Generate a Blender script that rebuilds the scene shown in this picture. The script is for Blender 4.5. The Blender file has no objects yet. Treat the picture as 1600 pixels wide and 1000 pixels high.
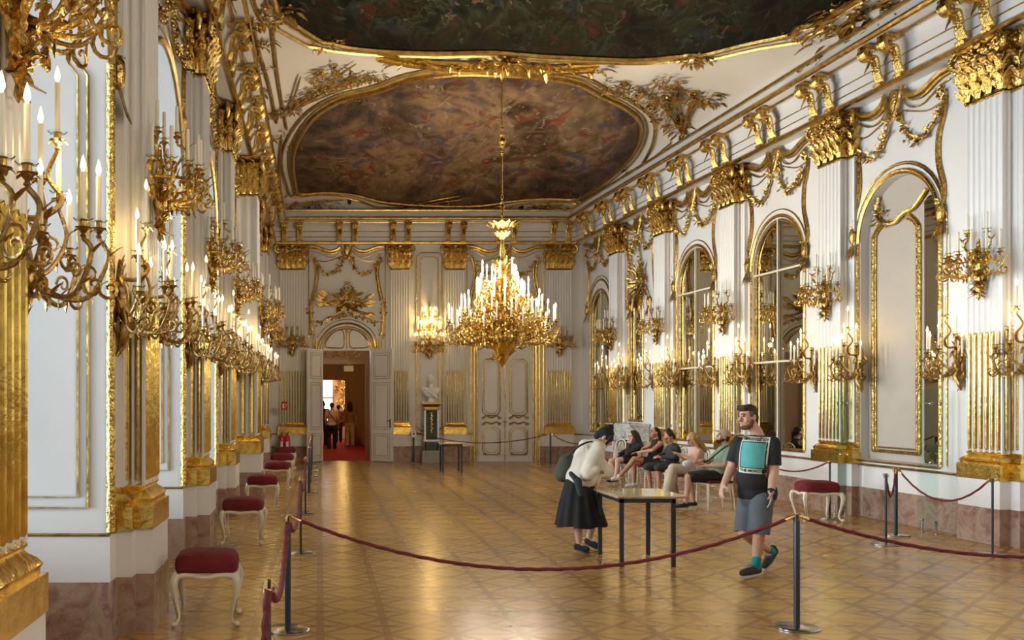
import bpy, bmesh, math, random
from mathutils import Vector as V, Matrix, noise
PI = math.pi
sin, cos = math.sin, math.cos
SC = bpy.context.scene
COL = SC.collection

# ---------------------------------------------------------------- camera
cd = bpy.data.cameras.new('camera'); cam = bpy.data.objects.new('camera', cd); COL.objects.link(cam)
FP = 1480.0; CX, CY, CH = 500.0, 625.0, 1.8
cam.location = (0, 0, CH); cam.rotation_euler = (PI/2, 0, 0)
cd.sensor_width = 36; cd.lens = 36*FP/1600
cd.shift_x = (800-CX)/1600; cd.shift_y = (CY-500)/1600
cd.clip_start = .05; cd.clip_end = 200
SC.camera = cam
# ---------------------------------------------------------------- sky, exposure
wd = bpy.data.worlds.new('world'); SC.world = wd; wd.use_nodes = True
bg = wd.node_tree.nodes['Background']
_t = wd.node_tree; _tc = _t.nodes.new('ShaderNodeTexCoord'); _sp = _t.nodes.new('ShaderNodeSeparateXYZ'); _t.links.new(_tc.outputs['Generated'], _sp.inputs[0])
def _wm(op, a, b):
    n = _t.nodes.new('ShaderNodeMath'); n.operation = op
    for i, x in enumerate((a, b)):
        if isinstance(x, (int, float)): n.inputs[i].default_value = x
        else: _t.links.new(x, n.inputs[i])
    return n.outputs[0]
# brightening added to the sky towards -x for the right wall; sides bluer, dimmer
_k = _wm('POWER', _wm('MAXIMUM', _wm('MULTIPLY', _sp.outputs[0], -1), 0), 10)
_t.links.new(_wm('MULTIPLY_ADD', _k, 17.5), bg.inputs[1]); bg.inputs[1].links[0].from_node.inputs[2].default_value = .25
_mx = _t.nodes.new('ShaderNodeMixRGB'); _mx.inputs[1].default_value = (.60, .78, 1.0, 1); _mx.inputs[2].default_value = (.93, .97, 1.0, 1)
_t.links.new(_k, _mx.inputs[0]); _t.links.new(_mx.outputs[0], bg.inputs[0])
vs = SC.view_settings; vs.view_transform = 'Standard'; vs.look = 'None'; vs.gamma = 1
vs.exposure = .9; vs.use_curve_mapping = False
SC.cycles.max_bounces = 9; SC.cycles.diffuse_bounces = 6; SC.cycles.glossy_bounces = 4
SC.cycles.transparent_max_bounces = 16; SC.cycles.transmission_bounces = 6
SC.cycles.sample_clamp_indirect = 6; SC.cycles.caustics_reflective = False; SC.cycles.caustics_refractive = False
SC.cycles.use_denoising = True
WIN_U = [-7.1, -3.45, .1+.05, 1.95, 5.95, 9.68, 13.15, 16.4, 19.75, 23.2]

def portal(u):
    l = bpy.data.lights.new('window_portal', 'AREA'); l.shape = 'RECTANGLE'; l.size = 2.3; l.size_y = 4.4
    l.cycles.is_portal = True
    o = bpy.data.objects.new('window_portal', l); COL.objects.link(o)
    o.location = (-2.75, u, 2.9); o.rotation_euler = (0, -PI/2, 0)

def lamp(name, loc, energy, radius, parent=None, color=(1, .64, .22)):
    l = bpy.data.lights.new(name, 'POINT'); l.energy = energy; l.color = color; l.shadow_soft_size = radius
    o = bpy.data.objects.new(name, l); COL.objects.link(o); o.location = loc
    if parent: o.parent = parent
    return o

# ---------------------------------------------------------------- materials
def newmat(name):
    m = bpy.data.materials.new(name); m.use_nodes = True
    return m, m.node_tree, m.node_tree.nodes['Principled BSDF']
def simple(name, col, rough=.5, metal=0, bump=0, bscale=40, var=0, vscale=3, **kw):
    m, t, b = newmat(name)
    b.inputs['Base Color'].default_value = (*col, 1); b.inputs['Roughness'].default_value = rough
    b.inputs['Metallic'].default_value = metal
    tc = t.nodes.new('ShaderNodeTexCoord')
    if bump:
        n = t.nodes.new('ShaderNodeTexNoise'); n.inputs['Scale'].default_value = bscale; n.inputs['Detail'].default_value = 3
        t.links.new(tc.outputs['Object'], n.inputs['Vector'])
        bp = t.nodes.new('ShaderNodeBump'); bp.inputs['Strength'].default_value = bump; bp.inputs['Distance'].default_value = .02
        t.links.new(n.outputs['Fac'], bp.inputs['Height']); t.links.new(bp.outputs['Normal'], b.inputs['Normal'])
    n = t.nodes.new('ShaderNodeTexNoise'); n.inputs['Scale'].default_value = vscale; n.inputs['Detail'].default_value = 4
    t.links.new(tc.outputs['Object'], n.inputs['Vector'])
    r = t.nodes.new('ShaderNodeValToRGB')
    v = var or .04
    r.color_ramp.elements[0].position = .3; r.color_ramp.elements[1].position = .7
    r.color_ramp.elements[0].color = (*[max(0, c*(1-v)) for c in col], 1)
    r.color_ramp.elements[1].color = (*[min(1, c*(1+v)) for c in col], 1)
    t.links.new(n.outputs['Fac'], r.inputs['Fac']); t.links.new(r.outputs['Color'], b.inputs['Base Color'])
    for k, v in kw.items(): b.inputs[k].default_value = v
    return m
def emit(name, col, st, nee=False):
    m, t, b = newmat(name)
    b.inputs['Base Color'].default_value = (*col, 1)
    b.inputs['Emission Color'].default_value = (*col, 1); b.inputs['Emission Strength'].default_value = st
    m.cycles.emission_sampling = 'AUTO' if nee else 'NONE'
    return m
M = {}
M['plaster'] = simple('plaster', (.76, .745, .72), .42, var=.02, vscale=2)
M['ceiling'] = simple('ceiling_plaster', (.74, .70, .63), .6, var=.03, vscale=1)
M['gold'] = simple('gilding', (.60, .405, .12), .27, 1, bump=.7, bscale=30, var=.4, vscale=12)
M['goldline'] = simple('gilded_moulding', (.56, .38, .12), .3, 1, bump=.35, bscale=30, var=.35, vscale=9)
M['goldbright'] = simple('bright_gilding', (.80, .56, .14), .24, 1, bump=.35, bscale=18, var=.25, vscale=10)
M['bronze'] = simple('gilt_bronze', (.40, .26, .09), .33, 1, bump=.4, bscale=60, var=.3, vscale=25)
M['wax'] = simple('wax', (.86, .80, .66), .4, **{'Subsurface Weight': .0})
M['flame'] = emit('flame', (1, .80, .38), 6)
M['mirror'] = simple('mirror_glass', (.74, .73, .66), .015, 1, var=.01)
M['velvet'] = simple('red_velvet', (.15, .007, .009), .85, bump=.2, bscale=150, var=.3, vscale=12)
M['rope'] = simple('red_rope', (.13, .008, .011), .75, bump=.3, bscale=200)
M['blacksteel'] = simple('painted_dark_steel', (.012, .022, .03), .35)
M['steel'] = simple('polished_steel', (.45, .45, .43), .22, 1)
M['brass'] = simple('brass', (.8, .6, .3), .25, 1)
M['cream'] = simple('cream_lacquer', (.74, .67, .50), .35)
M['white'] = simple('white_paint', (.78, .78, .76), .4)
M['bust'] = simple('white_marble', (.9, .9, .88), .4)
M['grey'] = simple('grey_stone', (.34, .31, .28), .6, var=.2, vscale=20)
M['black'] = simple('black', (.012, .012, .013), .5)
M['redext'] = simple('red_enamel', (.55, .01, .01), .25)
M['carpet'] = simple('red_carpet', (.33, .012, .012), .95, bump=.3, bscale=200)
M['hall'] = simple('hall_wall', (.42, .27, .14), .6)
M['wood'] = simple('warm_wood', (.42, .25, .11), .35, var=.3, vscale=15)
M['tabletop'] = simple('table_top', (.72, .64, .48), .05, var=.05)

def glassmat():
    m, t, b = newmat('clear_glass')
    out = t.nodes['Material Output']
    tr = t.nodes.new('ShaderNodeBsdfTransparent'); tr.inputs[0].default_value = (.93, .97, .96, 1)
    gl = t.nodes.new('ShaderNodeBsdfGlossy'); gl.inputs['Roughness'].default_value = .02
    fr = t.nodes.new('ShaderNodeLayerWeight'); fr.inputs[0].default_value = .06
    mx = t.nodes.new('ShaderNodeMixShader')
    t.links.new(fr.outputs[0], mx.inputs[0]); t.links.new(tr.outputs[0], mx.inputs[1]); t.links.new(gl.outputs[0], mx.inputs[2])
    t.links.new(mx.outputs[0], out.inputs['Surface'])
    return m
M['glass'] = glassmat()

class NG:
    def __init__(s, t): s.t = t
    def m(s, op, a, b=None, c=None):
        n = s.t.nodes.new('ShaderNodeMath'); n.operation = op
        for i, x in enumerate((a, b, c)):
            if x is None: continue
            if isinstance(x, (int, float)): n.inputs[i].default_value = x
            else: s.t.links.new(x, n.inputs[i])
        return n.outputs[0]
    def noise(s, vec, scale, detail=4, dist=0):
        n = s.t.nodes.new('ShaderNodeTexNoise'); n.inputs['Scale'].default_value = scale
        n.inputs['Detail'].default_value = detail; n.inputs['Distortion'].default_value = dist
        s.t.links.new(vec, n.inputs['Vector']); return n
    def ramp(s, fac, stops):
        r = s.t.nodes.new('ShaderNodeValToRGB'); e = r.color_ramp.elements
        while len(e) < len(stops): e.new(.5)
        for i, (p, c) in enumerate(stops): e[i].position = p; e[i].color = (*c, 1)
        s.t.links.new(fac, r.inputs['Fac']); return r.outputs['Color']
    def mix(s, fac, a, b, mode='MIX'):
        n = s.t.nodes.new('ShaderNodeMixRGB'); n.blend_type = mode
        for i, x in ((0, fac), (1, a), (2, b)):
            if isinstance(x, (int, float)): n.inputs[i].default_value = x
            elif isinstance(x, tuple): n.inputs[i].default_value = (*x, 1)
            else: s.t.links.new(x, n.inputs[i])
        return n.outputs[0]
    def mapping(s, vec, scale=(1, 1, 1), rot=(0, 0, 0), loc=(0, 0, 0)):
        n = s.t.nodes.new('ShaderNodeMapping'); n.inputs['Scale'].default_value = scale
        n.inputs['Rotation'].default_value = rot; n.inputs['Location'].default_value = loc
        s.t.links.new(vec, n.inputs['Vector']); return n.outputs[0]

def parquet():
    m, t, b = newmat('parquet'); g = NG(t)
    tc = t.nodes.new('ShaderNodeTexCoord'); sp = t.nodes.new('ShaderNodeSeparateXYZ')
    t.links.new(tc.outputs['Object'], sp.inputs[0])
    T = .52
    x = g.m('DIVIDE', sp.outputs[0], T); y = g.m('DIVIDE', sp.outputs[1], T)
    fx = g.m('MULTIPLY', g.m('ABSOLUTE', g.m('SUBTRACT', g.m('FRACT', x), .5)), 2)
    fy = g.m('MULTIPLY', g.m('ABSOLUTE', g.m('SUBTRACT', g.m('FRACT', y), .5)), 2)
    long_ = g.m('GREATER_THAN', fx, .875)
    cross = g.m('GREATER_THAN', fy, .95)
    dd = g.m('ABSOLUTE', g.m('SUBTRACT', fx, fy))
    diag = g.m('LESS_THAN', dd, .13)
    w1 = g.m('LESS_THAN', g.m('ABSOLUTE', g.m('SUBTRACT', fy, g.m('MULTIPLY', g.m('SUBTRACT', 1, fx), .38))), g.m('MULTIPLY', fx, .05))
    w2 = g.m('LESS_THAN', fy, g.m('MULTIPLY', fx, .06))
    thin = g.m('MAXIMUM', w1, w2)
    tri = g.m('GREATER_THAN', fx, fy)
    n1 = g.noise(g.mapping(tc.outputs['Object'], (6, 60, 1)), 1.5, 5)
    n2 = g.noise(g.mapping(tc.outputs['Object'], (60, 6, 1)), 1.5, 5)
    grain = g.mix(tri, n1.outputs['Fac'], n2.outputs['Fac'])
    field = g.ramp(grain, [(.3, (.43, .225, .052)), (.7, (.56, .315, .08))])
    field = g.mix(g.m('MULTIPLY', tri, .22), field, (.34, .17, .05))
    dark = g.ramp(grain, [(.3, (.22, .10, .028)), (.7, (.30, .145, .04))])
    c = g.mix(g.m('MULTIPLY', thin, .9), field, (.19, .085, .024))
    c = g.mix(g.m('MULTIPLY', g.m('MAXIMUM', diag, cross), .75), c, dark)
    c = g.mix(g.m('MULTIPLY', long_, .75), c, dark)
    big = g.noise(tc.outputs['Object'], .9, 3)
    c = g.mix(g.m('MULTIPLY', big.outputs['Fac'], .25), c, (.38, .20, .065))
    t.links.new(c, b.inputs['Base Color'])
    rn = g.noise(tc.outputs['Object'], 3.5, 5)
    ro = g.m('MULTIPLY_ADD', rn.outputs['Fac'], .14, .17)
    t.links.new(ro, b.inputs['Roughness'])
    b.inputs['Specular IOR Level'].default_value = .6
    bn = t.nodes.new('ShaderNodeBump'); bn.inputs['Strength'].default_value = .06; bn.inputs['Distance'].default_value = .01
    un = g.noise(tc.outputs['Object'], 4, 2); t.links.new(un.outputs['Fac'], bn.inputs['Height']); t.links.new(bn.outputs[0], b.inputs['Normal'])
    return m
M['parquet'] = parquet()

def marble(name, cols, scale=3):
    m, t, b = newmat(name); g = NG(t)
    tc = t.nodes.new('ShaderNodeTexCoord')
    n = g.noise(tc.outputs['Object'], scale, 8, 1.6)
    c = g.ramp(n.outputs['Fac'], cols)
    v = g.noise(tc.outputs['Object'], scale*1.6, 6, 3)
    vein = g.m('LESS_THAN', g.m('ABSOLUTE', g.m('SUBTRACT', v.outputs['Fac'], .5)), .012)
    c = g.mix(g.m('MULTIPLY', vein, .3), c, (.55, .44, .36))
    t.links.new(c, b.inputs['Base Color']); b.inputs['Roughness'].default_value = .25
    return m
M['marble'] = marble('red_marble', [(.25, (.20, .085, .07)), (.42, (.33, .19, .14)), (.55, (.40, .29, .21)), (.72, (.27, .13, .12)), (.9, (.46, .36, .28))])
M['greenmarble'] = marble('green_marble', [(.3, (.01, .02, .016)), (.5, (.03, .05, .04)), (.7, (.012, .03, .02))], 8)

def fresco(name, stops, streak, rot, seedloc, dm=.5, rim=(.03, .02, .014), spk=1.0, detc=None):
    m, t, b = newmat(name); g = NG(t)
    tc = t.nodes.new('ShaderNodeTexCoord')
    v = g.mapping(tc.outputs['Object'], (1, 1, 1), (0, 0, rot), seedloc)
    w = g.noise(g.mapping(v, (1, .5, 1)), .42, 7, 1.6)
    c = g.ramp(w.outputs['Fac'], stops)
    w2 = g.noise(g.mapping(v, streak), 1.3, 9, 1.4)
    det = g.ramp(w2.outputs['Fac'], detc or [(.30, (.02, .014, .008)), (.45, (.16, .10, .05)), (.55, (.40, .26, .13)), (.63, (.22, .12, .07)), (.75, (.55, .46, .30))])
    c = g.mix(dm, c, det)
    k = g.noise(g.mapping(v, (1.3, .6, 1)), 1.8, 4, .8)
    red = g.m('MULTIPLY', g.m('GREATER_THAN', k.outputs['Fac'], .61), .65*spk)
    c = g.mix(red, c, (.26, .05, .03))
    k2 = g.noise(g.mapping(v, (1.2, .6, 1), (0, 0, 0), (5, 2, 0)), 1.5, 4, .8)
    bl = g.m('MULTIPLY', g.m('GREATER_THAN', k2.outputs['Fac'], .63), .6*spk)
    c = g.mix(bl, c, (.07, .09, .17))
    k3 = g.noise(g.mapping(v, (2.0, .9, 1), (0, 0, .2), (9, 4, 0)), 2.4, 6, 1.2)
    li = g.m('MULTIPLY', g.m('GREATER_THAN', k3.outputs['Fac'], .64), .6*spk)
    c = g.mix(li, c, (.52, .42, .28))
    sp = t.nodes.new('ShaderNodeSeparateXYZ'); t.links.new(tc.outputs['Generated'], sp.inputs[0])
    rr = g.m('POWER', g.m('ADD', g.m('POWER', g.m('MULTIPLY', g.m('ABSOLUTE', g.m('SUBTRACT', sp.outputs[0], .5)), 2), 2), g.m('POWER', g.m('MULTIPLY', g.m('ABSOLUTE', g.m('SUBTRACT', sp.outputs[1], .5)), 2), 2)), .5)
    wob = g.m('ADD', rr, g.m('MULTIPLY', g.m('SUBTRACT', w.outputs['Fac'], .5), 1.6))
    n = t.nodes.new('ShaderNodeMapRange'); n.inputs[1].default_value = .55; n.inputs[2].default_value = 1.05; t.links.new(wob, n.inputs[0])
    c = g.mix(g.m('MULTIPLY', n.outputs[0], .72), c, rim)
    t.links.new(c, b.inputs['Base Color']); b.inputs['Roughness'].default_value = .9; b.inputs['Specular IOR Level'].default_value = .08
    return m
M['fresco_sky'] = fresco('fresco_sky', [(.34, (.03, .02, .014)), (.42, (.15, .085, .045)), (.48, (.42, .29, .16)), (.53, (.40, .23, .16)), (.59, (.17, .14, .17)), (.66, (.12, .08, .045))], (1.4, .55, 1), .1, (3, 1, 0))
M['fresco_sea'] = fresco('fresco_sea', [(.3, (.004, .004, .003)), (.42, (.016, .019, .010)), (.5, (.04, .045, .024)), (.56, (.055, .04, .02)), (.66, (.012, .010, .007))], (1.4, .55, 1), .25, (11, 5, 0), .5, (.008, .008, .006), .3, [(.34, (.003, .003, .002)), (.46, (.02, .026, .013)), (.51, (.085, .10, .055)), (.545, (.02, .026, .014)), (.62, (.08, .045, .02)), (.7, (.01, .008, .005))])

# ---------------------------------------------------------------- mesh helpers
def cr(pts, k=6, closed=False):
    pts = [V(p) for p in pts]; n = len(pts)
    if n < 3: return pts
    out = []
    for i in range(n if closed else n-1):
        if closed: a, b, c, d = pts[(i-1) % n], pts[i], pts[(i+1) % n], pts[(i+2) % n]
        else: a, b, c, d = pts[max(i-1, 0)], pts[i], pts[i+1], pts[min(i+2, n-1)]
        for j in range(k):
            t = j/k
            out.append(.5*((2*b)+(c-a)*t+(2*a-5*b+4*c-d)*t*t+(3*b-a-3*c+d)*t**3))
    if not closed: out.append(pts[-1])
    return out

class MB:
    def __init__(s): s.v = []; s.f = []
    def add(s, vs, fs):
        o = len(s.v); s.v += [tuple(v) for v in vs]; s.f += [tuple(i+o for i in f) for f in fs]; return s
    def box(s, x0, x1, y0, y1, z0, z1):
        vs = [(x, y, z) for z in (z0, z1) for y in (y0, y1) for x in (x0, x1)]
        return s.add(vs, [(0, 2, 3, 1), (4, 5, 7, 6), (0, 1, 5, 4), (2, 6, 7, 3), (0, 4, 6, 2), (1, 3, 7, 5)])
    def loft(s, rings, cap=True, closed=True):
        n = len(rings[0]); vs = [p for r in rings for p in r]; fs = []
        for i in range(len(rings)-1):
            for j in range(n if closed else n-1):
                a = i*n+j; b = i*n+(j+1) % n
                fs.append((a, b, b+n, a+n))
        if cap and closed:
            fs.append(tuple(range(n-1, -1, -1))); fs.append(tuple(range((len(rings)-1)*n, len(rings)*n)))
        return s.add(vs, fs)
    def tube(s, pts, r, n=6, closed=False, flat=1.0):
        pts = [V(p) for p in pts]; m = len(pts)
        if m < 2: return s
        rr = r if isinstance(r, (list, tuple)) else [r]*m
        if len(rr) != m:
            q = rr; rr = []
            for i in range(m):
                t = i/(m-1)*(len(q)-1); a = min(int(t), len(q)-2); rr.append(q[a]+(q[a+1]-q[a])*(t-a))
        rings = []; nrm = None
        for i, p in enumerate(pts):
            if closed: d = pts[(i+1) % m]-pts[i-1]
            else: d = pts[min(i+1, m-1)]-pts[max(i-1, 0)]
            if d.length < 1e-9: d = V((0, 0, 1))
            d.normalize()
            if nrm is None:
                nrm = d.orthogonal().normalized()
            else:
                nrm = nrm-d*nrm.dot(d)
                nrm = nrm.normalized() if nrm.length > 1e-6 else d.orthogonal().normalized()
            b = d.cross(nrm)
            rings.append([p+(nrm*cos(2*PI*j/n)+b*sin(2*PI*j/n)*flat)*rr[i] for j in range(n)])
        if closed: rings.append(rings[0])
        return s.loft(rings, cap=not closed)
    def lathe(s, prof, n=12, c=(0, 0, 0), sx=1, sy=1):
        c = V(c)
        return s.loft([[c+V((r*cos(2*PI*j/n)*sx, r*sin(2*PI*j/n)*sy, z)) for j in range(n)] for r, z in prof])
    def ell(s, c, r, nu=10, nv=6, rot=None):
        c = V(c)
        if isinstance(r, (int, float)): r = (r, r, r)
        rings = []
        for i in range(nv+1):
            ph = -PI/2+PI*i/nv; k = max(cos(ph), .02)
            ring = []
            for j in range(nu):
                p = V((r[0]*k*cos(2*PI*j/nu), r[1]*k*sin(2*PI*j/nu), r[2]*sin(ph)))
                if rot: p = rot @ p
                ring.append(c+p)
            rings.append(ring)
        return s.loft(rings)
    def cap(s, a, b, ra, rb, n=10):   # tapered capsule
        a, b = V(a), V(b); d = b-a; L = d.length
        if L < 1e-6: return s.ell(a, ra)
        d /= L; o = d.orthogonal().normalized(); q = d.cross(o); rings = []
        for i in range(5):
            t = -PI/2+PI/2*i/4; rings.append((a+d*ra*sin(t), max(ra*cos(t), ra*.05)))
        for i in range(5):
            t = PI/2*i/4; rings.append((b+d*rb*sin(t), max(rb*cos(t), rb*.05)))
        return s.loft([[p+(o*cos(2*PI*j/n)+q*sin(2*PI*j/n))*r for j in range(n)] for p, r in rings])
    def leaf(s, p, d, up, L, w, curl=.3, k=4):
        p = V(p); d = V(d).normalized(); up = V(up); up = (up-d*up.dot(d))
        up = up.normalized() if up.length > 1e-4 else d.orthogonal().normalized(); sd = d.cross(up)
        ws = [.35, 1, .75, .02] if k == 4 else [.55, .9, 1, .8, .45]; vs = []; fs = []
        for i in range(k):
            t = i/(k-1); q = p+d*L*t+up*(curl*L*t*t); ww = w*ws[i]*.5
            vs += [q-sd*ww, q+up*w*.22*(1-t), q+sd*ww, q-up*w*.1]
        for i in range(k-1):
            a = i*4
            for j in range(4): fs.append((a+j, a+(j+1) % 4, a+4+(j+1) % 4, a+4+j))
        return s.add(vs, fs)
    def spiral(s, c, e1, e2, r0, turns=1.3, rad=.015, a0=0, n=14, sgn=1, k=5):
        c = V(c); e1 = V(e1); e2 = V(e2); pts = []
        for i in range(n+1):
            t = i/n; a = a0+sgn*2*PI*turns*t; r = r0*(1-t)**.8+r0*.08; pts.append(c+(e1*cos(a)+e2*sin(a))*r)
        return s.tube(pts, [rad, rad*.8, rad*.55], k)
    def xf(s, mat, start=0):
        for i in range(start, len(s.v)): s.v[i] = tuple(mat @ V(s.v[i]))
        return s
    def merge(s, o, mat=None):
        return s.add([tuple(mat @ V(v)) for v in o.v] if mat else o.v, o.f)
    def mesh(s, name, mat, smooth=True):
        me = bpy.data.meshes.new(name); me.from_pydata(s.v, [], s.f); me.update()
        if smooth is not False:
            me.polygons.foreach_set('use_smooth', [True]*len(me.polygons))
            me.set_sharp_from_angle(angle=math.radians(35 if smooth is True else smooth))
        me.materials.append(M[mat] if isinstance(mat, str) else mat)
        return me
    def build(s, name, mat, parent=None, smooth=True):
        bm = bmesh.new(); me = s.mesh(name, mat, smooth); bm.from_mesh(me)
        bmesh.ops.recalc_face_normals(bm, faces=bm.faces); bm.to_mesh(me); bm.free()
        o = bpy.data.objects.new(name, me); COL.objects.link(o)
        if parent: o.parent = parent
        return o

def thing(name, label, cat, loc=(0, 0, 0), rz=0, group=None, o=None):
    if o is None:
        o = bpy.data.objects.new(name, None); COL.objects.link(o)
        o.empty_display_size = .1
        o.location = loc; o.rotation_euler = (0, 0, rz)
    o['label'] = label; o['category'] = cat
    if group: o['group'] = group
    return o
def struct(o): o['kind'] = 'structure'; return o
def dup(o, loc=None, rz=None, label=None, parent=None, group=None, scale=None):
    c = o.copy(); COL.objects.link(c)
    if loc is not None: c.location = loc
    if rz is not None: c.rotation_euler = (0, 0, rz)
    if scale is not None: c.scale = scale if isinstance(scale, tuple) else (scale,)*3
    if label: c['label'] = label
    if group: c['group'] = group
    if parent: c.parent = parent
    for ch in list(o.children): dup(ch, parent=c)
    return c

# wall frames: local x = along the wall, local -y = out into the room, z = up
class Frame:
    def __init__(s, org, ex):
        s.o = V((org[0], org[1], 0)); s.ex = V((ex[0], ex[1], 0)).normalized(); s.ang = math.atan2(s.ex.y, s.ex.x)
        s.ey = V((-s.ex.y, s.ex.x, 0))
    def at(s, u, y=0, z=0): return s.o+s.ex*u+s.ey*y+V((0, 0, z))
    def place(s, o, u=0, y=0, z=0): o.location = s.at(u, y, z); o.rotation_euler = (0, 0, s.ang); return o
TAP = .0577
LF = Frame((-1.32, 0), (0, 1)); RF = Frame((8.36, 12), (TAP, -1)); EF = Frame((0, 27.65), (1, 0))
YE = 27.8; YB = -7.0
def xr(d): return 8.36-TAP*(d-12)
def zc(x, y):
    xl = -1.25; xx = xr(y)-.1
    X = abs((x-(xl+xx)/2)/((xx-xl)/2)); X = min(X, 1)
    z = max(0, 1-X**2.8)**.5
    t = max(0, (y-24.2)/(YE-.15-24.2)); t = min(t, 1)
    return 7.28+.60*z*max(0, 1-t**2.6)**.5
def pt(px, py, d): return V(((px-CX)*d/FP, d, CH-(py-CY)*d/FP))
def onceil(px, py, off=0):
    lo, hi = 2.0, YE-.05
    for i in range(1, 900):
        d = 2+i*(YE-2.0)/900
        p = pt(px, py, d)
        if p.z > zc(p.x, p.y): break
    for _ in range(12):
        q = pt(px, py, d-.03)
        if q.z > zc(q.x, q.y): d -= .03
        else: break
    p = pt(px, py, d); p.z = zc(p.x, p.y)-off
    return p
# ---------------------------------------------------------------- layout
PLU = [-6.6, -3.05, .5, 4.13, 7.72, 11.47, 14.9, 18.0, 21.4, 24.75]          # left pilaster centres (depth)
PRD = [-4.5, -1.2, 2.1, 5.4, 8.7, 12.0, 15.3, 18.7, 21.9, 24.8]            # right pilaster centres (depth)
def ru(d): return (12-d)/cos(math.atan(TAP))
for i in range(len(PLU)-1): portal((PLU[i]+PLU[i+1])/2)

def arch_pts(c, w, zs, n=20, r=None):
    r = r or w
    return [(c-w*cos(PI*i/n), zs+r*sin(PI*i/n)) for i in range(n+1)]
def arched_wall(mb, u0, u1, z0, z1, y, ops):
    # ops: (centre, half width, bottom, spring, depth)
    ops = sorted(ops); xs = u0
    def quad(a, b, c, d): mb.add([a, b, c, d], [(0, 1, 2, 3)])
    for c, w, zb, zs, dep in ops:
        if c-w > xs: quad((xs, y, z0), (c-w, y, z0), (c-w, y, z1), (xs, y, z1))
        if zb > z0: quad((c-w, y, z0), (c+w, y, z0), (c+w, y, zb), (c-w, y, zb))
        ap = arch_pts(c, w, zs)
        for (a, za), (b, zb2) in zip(ap, ap[1:]):
            quad((a, y, za), (b, y, zb2), (b, y, z1), (a, y, z1))
        path = [(c-w, zb)]+ap+[(c+w, zb)]
        for (a, za), (b, zb2) in zip(path, path[1:]):
            quad((a, y, za), (b, y, zb2), (b, y+dep, zb2), (a, y+dep, za))
        if zb > z0: quad((c-w, y, zb), (c+w, y, zb), (c+w, y+dep, zb), (c-w, y+dep, zb))
        xs = c+w
    if u1 > xs: quad((xs, y, z0), (u1, y, z0), (u1, y, z1), (xs, y, z1))

# floor and ceiling
mb = MB(); mb.box(-2.9, 9.9, YB, 28.6, -.1, 0); fl = struct(mb.build('floor', 'parquet', smooth=False))
mb = MB(); NX, NY = 56, 120
for side in (0, 1):
    pass
g = []
for j in range(NY+1):
    y = YB+(YE-YB)*j/NY
    g.append([])
    for i in range(NX+1):
        s = .5-.5*cos(PI*i/NX); x = -1.35+(xr(y)+.05+1.35)*s
        g[-1].append((x, y, zc(x, y)))
mb.loft(g, cap=False, closed=False)
g2 = [[(x, y, z+.25) for x, y, z in r] for r in g]
mb.loft(g2, cap=False, closed=False)
struct(mb.build('ceiling', 'ceiling'))

# ---- shell walls
mb = MB()
arched_wall(mb, YB, 28.0, 0, 6.5, .25, [((PLU[i]+PLU[i+1])/2, (PLU[i+1]-PLU[i])/2-.7, 0, 4.15, 1.15) for i in range(len(PLU)-1)])
wl = struct(LF.place(mb.build('wall_left', 'plaster', smooth=False)))
for i in range(len(PLU)-1):   # windows at the back of the reveals
    c = (PLU[i]+PLU[i+1])/2; w = (PLU[i+1]-PLU[i])/2-.7
    e = bpy.data.objects.new('window_%d' % (i+1), None); COL.objects.link(e); struct(LF.place(e, c, 1.3, 0))
    mb = MB(); arched_wall(mb, -w-.2, w+.2, 0, 6.4, .1, [(0, w-.12, .55, 4.1, .12)]); mb.build('window_surround', 'plaster', e, smooth=False)
    mb = MB()
    for x in (-.5*w, 0, .5*w): mb.box(x-.03, x+.03, .1, .16, .55, 4.1+(w if x == 0 else .8*w)-.15)
    for z in (.6, 1.7, 2.9, 4.1): mb.box(-w, w, .1, .16, z-.03, z+.03)
    mb.build('window_muntins', 'white', e, smooth=False)
    mb = MB(); mb.add([(-w, .14, .5), (w, .14, .5), (w, .14, 5.4), (-w, .14, 5.4)], [(0, 1, 2, 3)]); mb.build('window_pane', 'glass', e, smooth=False)

RW = {}      # right bays: centre depth -> kind
RB = [(PRD[i]+PRD[i+1])/2 for i in range(len(PRD)-1)]
ROPS = []
for i, d in enumerate(RB):
    if i < 5: continue
    if i == 5: ROPS.append((ru(13.93), .86, .88, 4.25, .14))
    elif i == 8: ROPS.append((ru(23.75), .42, 1.3, 4.05, .06))
    else: ROPS.append((ru(d+{6: .2, 7: .2}.get(i, 0)), .84, .93, 4.25, .07))
ROPS.append((ru(26.3), .72, .93, 4.1, .07))
mb = MB(); arched_wall(mb, ru(28.1), ru(YB), 0, 6.5, .25, [(a, b, c, d, e) for a, b, c, d, e in ROPS])
mb.box(ru(28.1), ru(YB), .62, .7, 0, 6.6); struct(RF.place(mb.build('wall_right', 'plaster', smooth=False)))
# end wall with the open doorway; closed door recess
mb = MB(); arched_wall(mb, -1.7, 8.0, 0, 6.5, .15, [(.79, .74, 0, 3.05, .35), (5.43, .8, 0, 3.05, .1)])
struct(EF.place(mb.build('wall_end', 'plaster', smooth=False)))
mb = MB(); mb.box(-3, 10, YB-.2, YB, 0, 8); struct(mb.build('wall_behind_camera', 'plaster', smooth=False))

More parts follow.
